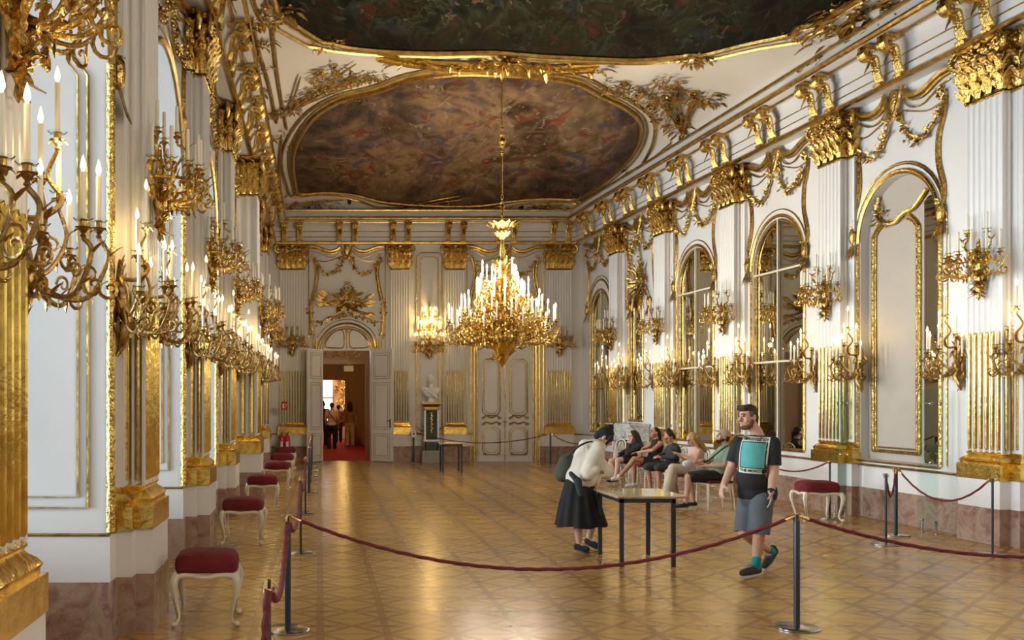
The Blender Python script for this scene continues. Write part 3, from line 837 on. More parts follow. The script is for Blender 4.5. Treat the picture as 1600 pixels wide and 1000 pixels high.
# moulding lines along the vault
tn += 1; m = MB()
for L in ([(1040, 246), (1100, 205), (1160, 165), (1230, 125), (1290, 95), (1320, 82)], [(925, 310), (960, 290), (1000, 265), (1032, 240), (1050, 225)], [(432, 190), (420, 130), (405, 80), (395, 30)], [(448, 200), (437, 140), (430, 90), (425, 40)], [(440, 310), (436, 260), (440, 215)]):
    for dx, r in ((0, .035), (5, .016)):
        m.tube([p-V((0, 0, .02)) for p in cr([onceil(a, b-dx) for a, b in L], 4)], r, 6)
struct(m.build('trim_%d' % tn, 'goldline'))
for px, py, t in ((546, 312, 'left'), (815, 320, 'right')):
    p = onceil(px, py); m = MB(); m.box(-.05, .05, -.05, .05, -.09, .02); m.ell((0, -.04, -.1), .04, 10, 6)
    o = m.build('security_camera', 'black'); o.location = p; thing('', 'small black security camera on the ceiling edge, %s of the two' % t, 'camera', o=o, group='security cameras')

# ---------------------------------------------------------------- end wall: doorways
def panel_lines(m, x0, x1, z0, z1, y, r=.012, c=.06):
    m.tube([(x0+c, y, z0), (x1-c, y, z0), (x1, y, z0+c), (x1, y, z1-c), (x1-c, y, z1), (x0+c, y, z1), (x0, y, z1-c), (x0, y, z0+c)], r, 5, True)
# frames and overdoors
def overdoor(x, hw, label, seed):
    e = thing('overdoor_carving', label, 'gilded carving', group='carved overdoors'); EF.place(e, x, .14, 0)
    for n_, m_, mt in bay_ornament(1.06, hw, 3.2, seed):
        if n_ in ('garland', 'cartouche', 'wavy_moulding', 'arch_moulding'): m_.build(n_, mt, e)
    m = MB(); g = MB(); sides = []
    # widen: tall S frame
    for s in (-1, 1):
        sg = MB(); line(sg, [(s*.98, 5.98), (s*.9, 5.6), (s*.93, 5.2), (s*1.05, 4.6), (s*1.05, 4.1), (s*1.0, 3.7)], .045, -.03, 6)
        line(sg, [(s*.9, 5.9), (s*.83, 5.6), (s*.86, 5.2), (s*.96, 4.7)], .02, -.02, 5)
        rocaille(sg, (s*1.07, 4.5), .1, .25, 50, 4, -.03, .08); rocaille(sg, (s*1.02, 3.9), .08, .35, 50, 4, -.03, .08); rocaille(sg, (s*.97, 5.95), .1, .12, 20, 4, -.03); sg.build('carved_side', 'gold', e)
        for off in (.0, .07): line(m, [(s*(hw+.02+off), 0.02), (s*(hw+.02+off), 2), (s*(hw+.02+off), 3.2)], .02, -.02, 6, 0)
    # trophy over the door
    rocaille(g, (0, 4.7), .38, .28, 90, seed+1, -.06, .16); rocaille(g, (0, 5.1), .14, .16, 24, seed+5, -.06, .1)
    r = random.Random(seed)
    for i in range(16):
        a = r.uniform(.1, .6)*r.choice((1, -1)); s = r.choice((-1, 1)); L = r.uniform(.6, .95)
        g.tube([(0, -.06, 4.5), (s*L*cos(a), -.08, 4.5+L*sin(a))], [.02, .025, .01], 5)
        g.leaf((s*L*cos(a)*.75, -.08, 4.5+L*sin(a)*.75), (s*cos(a), 0, sin(a)), (0, -1, 0), .3, .13, .1)
    for s in (-1, 1): garland(g, [(0, 4.3), (s*.3, 4.25), (s*.6, 4.15), (s*.85, 4.05)], .08, 60, seed)
    m.build('gilded_moulding', 'goldline', e); g.build('carved_trophy', 'gold', e)
    p = MB(); ap = arch_pts(0, hw+.02, 3.25, r=.75); p.loft([[(a, .02, z) for a, z in ap], [(a, -.005, z) for a, z in ap]]); p.build('arched_panel', 'plaster', e, smooth=False)
    q = MB()
    for s in (-1, 1):
        line(q, [(s*.1, 3.36), (s*.1, 3.78), (s*.2, 3.86), (s*.4, 3.78), (s*.58, 3.55), (s*.62, 3.36), (s*.35, 3.33)], .018, -.015, 5, 4, True)
    q.tube([(0, -.02, 3.3), (0, -.02, 3.9)], .018, 6); q.leaf((0, -.03, 3.75), (0, 0, 1), (0, -1, 0), .25, .1)
    for dz in (0, .06): line(q, [(a, z) for a, z in arch_pts(0, hw-.03-dz, 3.25, r=.7-dz)], .016, -.015, 5, 0)
    q.build('gilded_panel_lines', 'goldline', e)
overdoor(.79, .8, 'gilded trophy and arched panel above the open doorway', 31)
overdoor(5.43, .8, 'gilded trophy and arched panel above the closed door, behind the chandelier', 32)
# door leaves
M['door_moulding'] = simple('dull_gilt_moulding', (.42, .36, .24), .45, var=.2)
def leaf_mesh(w, h, gilt):
    b = MB(); b.box(0, w, -.03, .03, .02, h)
    for z0, z1 in ((.12, .82), (.95, 2.3), (2.42, h-.12)):
        for s in (-1, 1):
            b.box(.09, w-.09, s*.031-.004, s*.031+.004, z0, z1); b.box(.15, w-.15, s*.036-.006, s*.036+.006, z0+.06, z1-.06)
    return b
for i, (x, ang, nm) in enumerate(((.055, PI+1.0, 3), (1.525, -.72, 4))):
    e = bpy.data.objects.new('door_%d' % nm, None); COL.objects.link(e); struct(e); e.location = EF.at(x, .1, 0)
    e.rotation_euler = (0, 0, ang if i else ang)
    dl = leaf_mesh(.76, 3.28, 0).build('door_leaf', 'white', e, smooth=False)
    pm_ = MB()
    for z0, z1 in ((.12, .82), (.95, 2.3), (2.42, 3.16)):
        for sy in (-1, 1):
            for o_ in (0, .065): panel_lines(pm_, .09+o_, .67-o_, z0+o_, z1-o_, sy*(.037+.005*(o_ > 0)), .009, .0)
    pm_.build('panel_moulding', 'door_moulding', dl)
    h = MB(); h.lathe([(.02, 0), (.02, .02)], 8, (.68, -.05, 1.18)); h.cap((.69, -.07, 1.2), (.58, -.07, 1.2), .012, .01, 6); h.cap((.69, -.03, 1.2), (.69, -.08, 1.2), .012, .012, 6); h.box(.675, .705, -.045, -.035, 1.0, 1.25)
    h.xf(Matrix.Identity(4)); h.build('door_handle', 'black', e)
e = bpy.data.objects.new('door_5', None); COL.objects.link(e); struct(e); EF.place(e, 5.43, .17, 0)
b = MB(); g = MB()
for s in (-1, 1):
    b.box(min(s*.004, s*.82), max(s*.004, s*.82), .0, .05, .0, 3.3); b.box(-.85, .85, .05, .07, 0, 3.9)
    for (z0, z1) in ((.2, 1.0), (1.35, 3.0)):
        xa, xb = (s*.14, s*.66); xa, xb = min(xa, xb), max(xa, xb)
        for o, r in ((0, .018), (.06, .01)): panel_lines(g, xa+o, xb-o, z0+o, z1-o, -.01, r, .1)
    for z in (1.08, 1.26):
        line(g, [(s*.14, z), (s*.25, z+.07), (s*.4, z+.02), (s*.55, z+.07), (s*.66, z)], .025, -.02, 6)
        for x in (.16, .64): scroll(g, (s*x, z), .05, 0, 1, 1.1, .016, -.02)
    for x in (.2, .6): scroll(g, (s*x, .2), .05, 0, 1, 1.1, .016, -.02)
g.tube([(0, -.01, .02), (0, -.01, 3.2)], .018, 6)
b.build('door_leaf', 'plaster', e, smooth=False); g.build('gilded_mouldings', 'goldline', e)
h = MB(); h.cap((.04, -.05, 1.16), (-.07, -.05, 1.16), .012, .01, 6); h.box(-.02, .01, -.02, 0, .98, 1.2); h.build('door_handle', 'black', e)
# gilded door surrounds
tn += 1; e = struct(EF.place(bpy.data.objects.new('trim_%d' % tn, None))); COL.objects.link(e); g = MB()
for c in (.79, 5.43):
    for s in (-1, 1):
        for o, r in ((.9, .03), (1.0, .02), (1.12, .014)): g.tube([(c+s*o, .13, .02 if o < 1.1 else .8), (c+s*o, .13, 3.6 if o < 1.1 else 6.2)], r, 6)
# bust niche panels: vertical gold lines
for x in (2.83, 2.95, 3.46, 3.58):
    g.tube([(x, .13, .85), (x, .13, 6.0)], .022 if x in (2.83, 3.58) else .014, 6)
panel_lines(g, 2.95, 3.46, 1.0, 6.0, .13, .014, .1); panel_lines(g, 2.83, 3.58, .9, 6.12, .13, .022, .12)
g.build('gilded_strip', 'goldbright', e)
# ---------------------------------------------------------------- hall behind the doorway
HX0, HX1 = -.55, 1.9
mb = MB(); mb.box(HX0-1, HX1+3, 28.0, 44, -.1, .004); struct(mb.build('floor_hall', 'carpet', smooth=False))
mb = MB(); mb.box(HX1, HX1+.1, 28.6, 44, 0, 4.2); mb.box(HX0-.1, HX0, 28.6, 44, 0, 4.2)
for y, x0, x1, zt in ((30.2, .1, 1.45, 2.95), (38.0, .05, 1.0, 2.6)):
    mb.box(HX0, x0, y, y+.3, 0, 4.2); mb.box(x1, HX1, y, y+.3, 0, 4.2); mb.box(x0, x1, y, y+.3, zt, 4.2)
mb.box(HX0-1, HX1+1, 44, 44.1, 0, 4.3); struct(mb.build('wall_hall', 'hall', smooth=False))
m = MB(); rocaille(m, (0, 0), .3, .7, 90, 5, -.05, .1); o = m.build('gilded_wall_carving', 'goldbright'); o.location = (1.1, 43.8, 2.1); thing('', 'bright gilded carving on the far wall seen through the doorway', 'gilded carving', o=o); lamp('far_room_light', (1.1, 42.6, 2.9), 40, .1)
mb = MB(); mb.box(HX0-.1, HX1+.1, 28.3, 44, 4.2, 4.3); struct(mb.build('ceiling_hall', 'hall', smooth=False))
mb = MB()
for s in (.0, 1.58): mb.box(.79-.72-.04 if s == 0 else 1.5, .79-.7 if s == 0 else 1.58, 27.9, 28.6, 0, 3.3)
tn += 1; struct(mb.build('trim_%d' % tn, 'plaster', smooth=False))
e = bpy.data.objects.new('window_20', None); COL.objects.link(e); struct(e); e.location = (.5, 42.8, 0)
m = MB(); m.box(-1.0, .1, 0, .03, .7, 3.2); m.build('window_pane', emit('bright_daylight', (.95, .95, .9), 1.3, True), e, smooth=False)
m = MB()
for x in (-.95, -.42, .1): m.box(x-.03, x+.03, -.06, 0, .6, 3.2)
for z in (.7, 1.9, 3.2): m.box(-1, .1, -.06, 0, z-.03, z+.03)
m.build('window_muntins', 'wood', e, smooth=False)
lamp('hall_fill_light', (.8, 32.2, 3.7), 45, .15); lamp('hall_far_light', (.9, 40.5, 3.4), 60, .15); lamp('doorway_light', (.8, 29.2, 3.6), 3, .1)  # first one is fill added to brighten the hall people, without a fitting
m = MB(); rocaille(m, (0, 0), .6, .12, 60, 3, -.05, .1); o = m.build('hall_cornice_carving', 'gold'); o.location = (.8, 30.15, 3.25); thing('', 'gilded carving over the inner doorway of the hall', 'gilded carving', o=o)
for px, py, d, w, h, mt, lb in ((531, 577, 30.0, .1, .22, 'black', 'small black box sign hanging in the doorway'), (545, 576, 30.05, .3, .18, 'yellowp', 'pale yellow hanging sign in the doorway'),):
    M.setdefault('yellowp', simple('pale_yellow', (.7, .6, .35), .5))
    p = pt(px, py, d); m = MB(); m.box(-w/2, w/2, -.03, .03, -h/2, h/2); m.tube([(0, 0, h/2), (0, 0, 3.0-p.z)], .008, 4)
    o = m.build('hanging_sign', mt, smooth=False); o.location = p; thing('', lb, 'sign', o=o)
# ---------------------------------------------------------------- candles and sconces
def candle_mb(h, r=.0145):
    m = MB(); m.lathe([(r*1.02, 0), (r, h*.98), (r*.6, h)], 8); return m
def flame_mb(h, s=1):
    m = MB(); m.lathe([(.006*s, h), (.015*s, h+.02*s), (.0155*s, h+.03*s), (.009*s, h+.06*s), (.001, h+.085*s)], 8); return m
def cup(m, p, s=1):
    x, y, z = p
    m.lathe([(.008*s, -.07*s), (.018*s, -.06*s), (.01*s, -.045*s), (.03*s, -.02*s), (.045*s, -.012*s), (.02*s, -.006*s), (.02*s, .02*s), (.026*s, .028*s)], 10, (x, y, z))
    for k in range(5):
        a = 2*PI*k/5; m.leaf((x+.03*s*cos(a), y+.03*s*sin(a), z-.015*s), (cos(a), sin(a), -.4), (0, 0, 1), .03*s, .028*s, -.3)
PAN = MB(); PAN.lathe([(.012, 0), (.04, .004), (.052, .014), (.053, .015), (.04, .001)], 12)
_pan = PAN.build('drip_pan', 'glass'); _cl = {}
def candle_set(e, p, h, lit, s=1):
    """candle > flame and a glass drip pan at a cup; meshes shared between copies"""
    k = (h, lit)
    if k not in _cl:
        c = candle_mb(h).build('candle', 'wax'); f = flame_mb(h).build('flame', 'flame', c) if lit else None; _cl[k] = (c, f, 1)
        c.parent = e; c.location = p; n = c
    else:
        n = dup(_cl[k][0], parent=e, loc=p)
    global _pan
    if _pan.parent is None: q = _pan
    else: q = _pan.copy(); COL.objects.link(q)
    q.parent = e; q.location = (p[0], p[1], p[2]+.02)
    return n
def arm_to(m, a, p, drop=.16, out=.12, r=.013, curl=True, lat=None):
    a, p = V(a), V(p); d = V((p.x-a.x, p.y-a.y, 0)); L = max(d.length, .05); d.normalize()
    pts = [a, a+d*L*.35-V((0, 0, drop*.7)), a+d*L*.85-V((0, 0, drop))+V((0, 0, (p.z-a.z)*.2)), V((p.x, p.y, 0))+d*out*.5+V((0, 0, (a.z+p.z)/2-drop*.25)), V((p.x, p.y, p.z-.07))]
    path = cr(pts, 5); m.tube(path, [r*1.5, r*1.1, r], 6)
    for t in (.3, .55, .75):
        q = path[int(len(path)*t)]; m.leaf(q, (d.x*.6, d.y*.6, .8), (d.x, d.y, -1), .1, .04, .3); m.leaf(q, (-d.x*.3, -d.y*.3, -1), (d.x, d.y, 0), .07, .035, .3)
    if curl:
        q = path[int(len(path)*.6)]; m.spiral(q+d*.06-V((0, 0, .03)), tuple(d), (0, 0, 1), .062, 1.15, .012, PI*.8, 12, 1, 5)
        m.spiral(q-d*.05+V((0, 0, .045)), tuple(d), (0, 0, 1), .05, 1.1, .01, PI, 10, -1, 5)
def lower_sconce():
    e = bpy.data.objects.new('wall_sconce', None); COL.objects.link(e); e.empty_display_size = .1
    b = MB(); r = random.Random(4)
    b.tube(cr([(0, -.02, 0), (.03, -.05, .08), (-.02, -.07, .2), (.02, -.08, .34), (0, -.06, .5), (.03, -.04, .66), (-.02, -.05, .78)], 5), [.012, .035, .05, .055, .05, .03, .01], 8)
    b.ell((0, -.05, .38), (.06, .05, .13), 10, 6)
    for s in (-1, 1):
        b.spiral((s*.08, -.04, .5), (s, 0, 0), (0, 0, 1), .085, 1.3, .022, 0, 14, 1, 6); b.spiral((s*.06, -.05, .26), (s, 0, 0), (0, 0, -1), .075, 1.3, .02, 0, 14, 1, 6)
    for i in range(46):
        z = r.uniform(.02, .78); w = .11*sin(PI*min(1, z/.8))**.7+.01; x = r.uniform(-w, w)
        b.leaf((x, -.045-r.random()*.03, z), (x*3, -.15, r.choice((-1, 1, 1))*.7), (0, -1, 0), r.uniform(.05, .09), .04, .25)
    b.build('backplate', 'bronze', e)
    cups = [((0, -.26, 1.05), .30), ((-.17, -.22, .80), .28), ((.17, -.22, .77), .28), ((-.31, -.26, .50), .28), ((-.13, -.43, .56), .28), ((.13, -.45, .60), .28), ((.31, -.24, .48), .28)]
    for i, (p, h) in enumerate(cups):
        m = MB(); a = (p[0]*.15, -.09, .36 if i else .62)
        if i: arm_to(m, a, p, .2 if p[2] < .7 else .05, .1)
        else: m.tube(cr([a, (-.04, -.2, .62), (.02, -.28, .72), (.03, -.2, .85), (0, -.26, .98)], 5), [.018, .012], 6)
        cup(m, p); m.build('arm', 'bronze', e)
        candle_set(e, p, h, True)
    lamp('sconce_light', (0, -.27, 1.0), 4.2, .04, e)
    return e
def upper_sconce(n=8, R=.36, lit=False, tiers=None, H=1.0):
    e = bpy.data.objects.new('wall_candelabrum', None); COL.objects.link(e); e.empty_display_size = .1
    b = MB(); r = random.Random(8)
    b.lathe([(.005, 0), (.03, .03), (.018, .08), (.05, .14), (.035, .2), (.075, .3), (.06, .4), (.09, .46), (.05, .52), (.03, .7), (.02, .78)], 10, (0, -.06, 0), 1, .7)
    for i in range(40):
        z = r.uniform(.02, .52); w = .03+.09*z; a = r.uniform(0, PI)
        b.leaf((w*cos(a), -.05-w*.7*sin(a), z), (cos(a), -sin(a), .8*r.choice((-1, 1))), (cos(a), -sin(a), 0), .11, .05, .2)
    b.build('bracket', 'gold', e)
    tiers = tiers or [(n, R, .58, .27), (3, .16, .86, .24)]
    for ti, (k, rr, z, h) in enumerate(tiers):
        for i in range(k):
            a = PI*(i+.1)/(k-.8) if k > 1 else PI/2
            p = (rr*cos(a), -.05-rr*sin(a)*.95, z)
            m = MB(); arm_to(m, (p[0]*.12, -.08, z-.2), p, .1, .12, .011, curl=(ti == 0)); cup(m, p, .9); m.build('arm', 'gold', e)
            candle_set(e, p, h, lit)
        if ti == 0:
            m = MB(); ring = [(rr*.93*cos(PI*j/20), -.05-rr*.9*sin(PI*j/20), z-.12) for j in range(21)]; m.tube(ring, .013, 6)
            for j in range(1, 20, 1): m.leaf(ring[j], (cos(PI*j/20)*.4, -sin(PI*j/20)*.4, 1), (0, -1, 0), .08, .05, .2)
            m.build('ring', 'gold', e)
    return e
ls = lower_sconce(); ls.scale = (.93,)*3; us = upper_sconce(); _u = {}
def put(proto, F, u, y, z, label, grp, cat='sconce'):
    if proto.name in _u: o = dup(proto)
    else: _u[proto.name] = 1; o = proto
    thing('', label, cat, group=grp, o=o); F.place(o, u, y, z); return o
nl = ['first', 'second', 'third', 'fourth', 'fifth', 'sixth', 'seventh']
for k, c in enumerate(PLU[3:]):
    yb = .25
    for s, t in ((-1, 'near'), (1, 'far')):
        put(ls, LF, c+s*.59, yb-.02, 2.13, 'lit gilt candle sconce, low, on the %s side of the %s left wall pilaster' % (t, nl[k]), 'lit lower sconces of the left wall')
    put(us, LF, c-.05, (.0 if k != 4 else -.2)+.04, 3.08, 'unlit gilt candelabrum high on the %s pilaster of the left wall' % nl[k], 'unlit upper candelabra of the left wall')
for k, d in enumerate(PRD[5:]):
    t2 = ['nearest', 'second', 'third', 'fourth', 'last'][k]
    for s, t in ((-1, 'far'), (1, 'near')):
        put(ls, RF, ru(d)+s*.60, .23, 1.93, 'lit gilt candle sconce, low, on the %s side of the %s right wall pilaster' % (t, t2), 'lit lower sconces of the right wall')
    put(us, RF, ru(d), .04, 3.06, 'unlit gilt candelabrum high on the %s pilaster of the right wall' % t2, 'unlit upper candelabra of the right wall')
for x, t in ((-.81, 'left corner'), (7.0, 'right corner')):
    put(us, EF, x, .04, 3.05, 'unlit gilt candelabrum on the end wall, %s' % t, 'unlit end wall candelabra')
big = upper_sconce(lit=True, tiers=[(9, .42, .5, .2), (7, .32, .85, .2), (5, .2, 1.25, .2)])
b = MB(); b.lathe([(.02, .5), (.035, .8), (.02, 1.1), (.03, 1.4), (.05, 1.5), (.012, 1.62), (.004, 1.72)], 8, (0, -.08, 0)); rocaille(b, (0, 1.0), .16, .45, 60, 9, -.1, .1); b.build('stem', 'goldbright', big)
lamp('sconce_light', (0, -.3, 1.1), 45, .05, big); put(big, EF, 3.2, .13, 2.98, 'large lit candelabrum of three tiers above the marble bust', None)

# ---------------------------------------------------------------- chandelier
CHX, CHD = 3.25, 16.9
e = thing('chandelier', 'great gilt chandelier with tiers of lit candles hanging in the hall', 'chandelier', (CHX, CHD, 0))
m = MB(); zt = zc(CHX, CHD)
m.tube([(0, 0, 5.0), (0, 0, zt)], .012, 6)
for z, r in ((6.42, .075), (6.2, .03), (6.65, .03), (5.25, .05), (5.42, .03), (5.12, .03)): m.lathe([(.01, z-r*1.8), (r*.6, z-r*1.2), (r*.5, z-r*.9), (r, z-r*.3), (r, z+r*.3), (r*.5, z+r), (r*.6, z+r*1.3), (.01, z+r*2)], 12)
m.build('hanging_rod', 'goldbright', e)
m = MB(); m.lathe([(.03, 4.66), (.09, 4.72), (.05, 4.78), (.13, 4.85), (.20, 4.92), (.22, 4.94), (.1, 4.93), (.03, 5.02)], 16)
for i in range(14):
    a = 2*PI*i/14; m.leaf((.18*cos(a), .18*sin(a), 4.88), (cos(a), sin(a), .9), (cos(a), sin(a), -1), .16, .09, .2); m.leaf((.08*cos(a), .08*sin(a), 4.72), (cos(a), sin(a), .9), (cos(a), sin(a), -1), .13, .06, .2)
m.build('crown', 'goldbright', e)
m = MB(); m.lathe([(.03, 4.7), (.05, 4.4), (.035, 4.3), (.07, 4.2), (.09, 3.9), (.06, 3.75), (.12, 3.55), (.1, 3.3), (.2, 3.1), (.33, 2.98), (.36, 2.9), (.28, 2.8), (.15, 2.7), (.1, 2.62), (.13, 2.55), (.07, 2.47), (.03, 2.42), (.004, 2.36)], 18)
r = random.Random(2)
for i in range(260):
    z = r.uniform(2.5, 4.3); q = .1+.28*math.exp(-((z-2.9)/.3)**2); a = r.uniform(0, 2*PI)
    m.leaf((q*cos(a), q*sin(a), z), (cos(a), sin(a), r.uniform(-1, 1)), (0, 0, 1), .12, .055, .3)
m.build('stem', 'goldbright', e)
TI = [(10, .30, 3.93, .24), (14, .46, 3.66, .24), (20, .70, 3.36, .24), (24, .90, 3.12, .24)]
ringm = MB()
for ti, (n, R, z, h) in enumerate(TI):
    proto = None
    for i in range(n):
        a = 2*PI*(i+.3*ti)/n; jit = .05*((i % 3)-1); zz = z+.05*((i*7) % 3-1); RR = R+jit
        if ti == 3 and i % 3: zz += .04
        k = i % 3
        if i < 3:
            mm = MB(); p = (RR, 0, zz)
            arm_to(mm, (.16, 0, z-.18 if ti else z-.2), p, .16, .1, .014); cup(mm, p)
            rr = random.Random(i+ti*10)
            for j in range(26):
                q = rr.uniform(.2, 1); mm.leaf((RR*q, rr.uniform(-.09, .09), z-.22+rr.uniform(-.12, .12)), (rr.uniform(-1, 1), rr.uniform(-1, 1), rr.uniform(-.5, 1)), (0, 0, 1), .09, .04, .3)
            mm.spiral((RR*.7, .04, z-.22), (1, .3, 0), (0, 0, 1), .09, 1.3, .013, 0, 12, 1, 5)
            o = mm.build('arm', 'gold', e); proto = (proto or []); proto.append(o); o.rotation_euler = (0, 0, a)
        else:
            o = proto[k].copy(); COL.objects.link(o); o.parent = e; o.rotation_euler = (0, 0, a)
        c = candle_set(e, (RR*cos(a), RR*sin(a), zz), h, True)
m = MB(); m.tube([(.62*cos(2*PI*i/40), .62*sin(2*PI*i/40), 2.98+.02*(i % 2)) for i in range(40)], .022, 6, True)
m.build('ring', 'gold', e)
for k in range(4): lamp('chandelier_light', (.55*cos(k*PI/2+.4), .55*sin(k*PI/2+.4), 3.85), 95, .06, e, (1, .84, .62))

o = dup(e); thing('', 'second great chandelier, added out of view to brighten the room', 'chandelier', o=o); o.location = (3.5, 3.0, 0)  # unseen extra chandelier, added as fill for the room
for c in o.children:
    if c.type == 'LIGHT': c.data = c.data.copy(); c.data.energy = 60
# ---------------------------------------------------------------- velvet stools
def stool_meshes():
    e = bpy.data.objects.new('velvet_stool', None); COL.objects.link(e); e.empty_display_size = .1
    w, dd = .245, .22; rings = []
    for z, k in ((.42, .97), (.425, 1.02), (.47, 1.05), (.52, 1.03), (.555, .93), (.572, .7), (.578, .3)):
        ring = []
        for j in range(32):
            a = 2*PI*j/32; c, s = cos(a), sin(a); q = 4.5
            ring.append((w*k*math.copysign(abs(c)**(2/q), c), dd*k*math.copysign(abs(s)**(2/q), s), z))
        rings.append(ring)
    m = MB(); m.loft(rings); m.build('seat_cushion', 'velvet', e)
    m = MB()
    for a, b in (((-w, -dd), (w, -dd)), ((w, -dd), (w, dd)), ((w, dd), (-w, dd)), ((-w, dd), (-w, -dd))):
        A, B = V((*a, 0))*.97, V((*b, 0))*.97
        path = cr([A+V((0, 0, .385)), A.lerp(B, .2)+V((0, 0, .405)), A.lerp(B, .5)+V((0, 0, .385)), A.lerp(B, .8)+V((0, 0, .405)), B+V((0, 0, .385))], 5)
        m.tube(path, .022, 8)
    m.build('apron', 'cream', e)
    for sx in (-1, 1):
        for sy in (-1, 1):
            m = MB(); d = V((sx*.7, sy*.7, 0)); o = V((sx*w*.93, sy*dd*.93, 0))
            path = cr([o+V((0, 0, .41)), o+d*.035+V((0, 0, .34)), o+d*.01+V((0, 0, .2)), o-d*.02+V((0, 0, .08)), o+d*.005+V((0, 0, .03)), o+d*.035+V((0, 0, .018))], 5)
            m.tube(path, [.036, .034, .02, .014, .014, .022], 8); m.cap(o+d*.035+V((0, 0, .022)), o+d*.03+V((0, 0, .022)), .022, .02, 8)
            l = m.build('leg', 'cream', e)
            g = MB(); g.tube([p+d*.02+V((0, 0, 0)) for p in path[2:-4]], .005, 4); g.build('gilt_line', 'goldline', l)
    return e
st = stool_meshes()
SP = [(-.92, 7.75), (-.97, 12.0), (-.95, 15.6), (-.87, 19.0), (-.87, 21.8), (-.9, 24.8)]
ST = ['nearest of the row along the left wall', 'second of the row along the left wall', 'third of the row along the left wall', 'fourth of the row along the left wall', 'fifth of the row along the left wall', 'last of the left row, before the extinguishers']
for i, ((x, y), t) in enumerate(zip(SP, ST)):
    o = st if i == 0 else dup(st)
    thing('', 'red velvet stool on curved cream legs, '+t, 'stool', group='velvet stools along the left wall', o=o); o.location = (x, y, 0); o.rotation_euler = (0, 0, random.Random(i).uniform(-.06, .06))
o = dup(st); thing('', 'red velvet stool standing alone by the right wall behind the walking man', 'stool', o=o); o['group'] = 'velvet stool at the right'; del o['group']; o.location = (7.45, 14.2, 0); o.rotation_euler = (0, 0, -.06); o.scale = (1.08, 1.0, 1.03)

# ---------------------------------------------------------------- rope stanchions
def stanchion_mesh(square=True, h=.9, r=.022):
    e = bpy.data.objects.new('rope_stanchion', None); COL.objects.link(e); e.empty_display_size = .1
    m = MB(); m.lathe([(.165, 0), (.17, .004), (.17, .012), (.16, .018), (.02, .022)], 28); m.build('base', 'steel', e)
    m = MB()
    m.lathe([(r, .02), (r, h-.01), (r*.9, h)], 14)
    m.build('post', 'blacksteel', e)
    m = MB()
    for a in (0, PI/2, PI, 3*PI/2): m.tube([(cos(a)*(r+.0), sin(a)*(r+.0), h-.05), (cos(a)*(r+.02), sin(a)*(r+.02), h-.03), (cos(a)*(r+.024), sin(a)*(r+.024), h-.005), (cos(a)*(r+.01), sin(a)*(r+.01), h+.004)], .004, 5)
    m.build('hook_ring', 'brass', e)
    return e
sn = stanchion_mesh(r=.024); sn2 = stanchion_mesh(r=.014, h=.88)
def rope(a, b, sag, label, r=.014, ferr=True, grp=None):
    a, b = V(a), V(b); n = 40; d = b-a; m = MB()
    path = [a.lerp(b, i/n)-V((0, 0, sag*4*(i/n)*(1-i/n))) for i in range(n+1)]
    # twisted strands: a lobed section turning along the rope
    L = sum((path[i+1]-path[i]).length for i in range(n)); N = max(30, int(L/.028))
    q = []
    for i in range(N+1):
        t = i/N; q.append(a.lerp(b, t)-V((0, 0, sag*4*t*(1-t))))
    rings = []; up = V((0, 0, 1))
    for i, p in enumerate(q):
        dr = (q[min(i+1, N)]-q[max(i-1, 0)]).normalized(); s = dr.cross(up); s = s.normalized() if s.length > 1e-4 else V((1, 0, 0)); u = s.cross(dr)
        ph = i*.55
        rings.append([p+(s*cos(2*PI*j/9)+u*sin(2*PI*j/9))*r*(1+.17*cos(3*(2*PI*j/9)-ph*3/1.5)) for j in range(9)])
    m.loft(rings); e = thing('barrier_rope', label, 'rope', (0, 0, 0), group=grp)
    m.build('twisted_cord', 'rope', e)
    if ferr:
        for c, dd in ((a, (q[2]-q[0]).normalized()), (b, (q[-3]-q[-1]).normalized())):
            f = MB(); f.cap(c-dd*.005, c+dd*.06, r*1.15, r*1.15, 8); f.tube([c-dd*.03+V((.012*cos(t), 0, .012*sin(t))) for t in [k*PI/4 for k in range(8)]], .003, 4, True); f.build('brass_end', 'brass', e)
    return e
LS = [(-.26, 4.77), (-.25, 7.4), (-.225, 11.1), (-.23, 15.0), (-.21, 18.4), (-.215, 20.5), (-.22, 22.4), (-.22, 24.0), (-.22, 25.6)]
LT = ['cut by the bottom edge of the photo', 'tall in the left foreground where three ropes meet', 'third along the left', 'fourth along the left', 'fifth along the left', 'sixth along the left', 'seventh along the left', 'eighth along the left', 'last along the left, near the open door']
for i, ((x, y), t) in enumerate(zip(LS, LT)):
    p = sn2 if i in (0, 2, 3) else sn
    if i in (0, 1): o = p
    else: o = dup(p)
    thing('', 'dark steel rope stanchion with round base, '+t, 'stanchion', group='stanchions along the left side', o=o); o.location = (x, y, 0)
for i in range(len(LS)-1):
    (x0, y0), (x1, y1) = LS[i], LS[i+1]
    rope((x0, y0+.03, .88), (x1, y1-.03, .88), .3 if i < 3 else .2, 'red twisted rope along the left, between the %s and the next stanchion' % ['partly visible first', 'foreground', 'third', 'fourth', 'fifth', 'sixth', 'seventh', 'eighth'][i], .019 if i < 2 else .017, grp='ropes along the left side')
rope((-.26, 4.74, .88), (-.2, 2.2, .86), .3, 'thick red rope hanging at the bottom left edge of the photo', .02)
SS = [((3.76, 7.47), sn, 'tall in the right foreground, holding two ropes'), ((7.05, 11.8), sn2, 'thin, left of the pair before the cream niche'), ((7.66, 12.6), sn, 'right of the pair before the cream niche'), ((8.03-.15, 11.1), sn2, 'before the nearest right wall pilaster'),
      ((7.75, 14.4), sn2, 'behind the lone stool by the right wall'), ((6.35, 26.1), sn, 'right of the closed door at the far end'), ((7.7, 7.6), sn, 'beyond the right edge of the photo')]
for (x, y), p, t in SS:
    o = dup(p); thing('', 'dark steel stanchion '+t, 'stanchion', group='single stanchions', o=o); o.location = (x, y, 0)
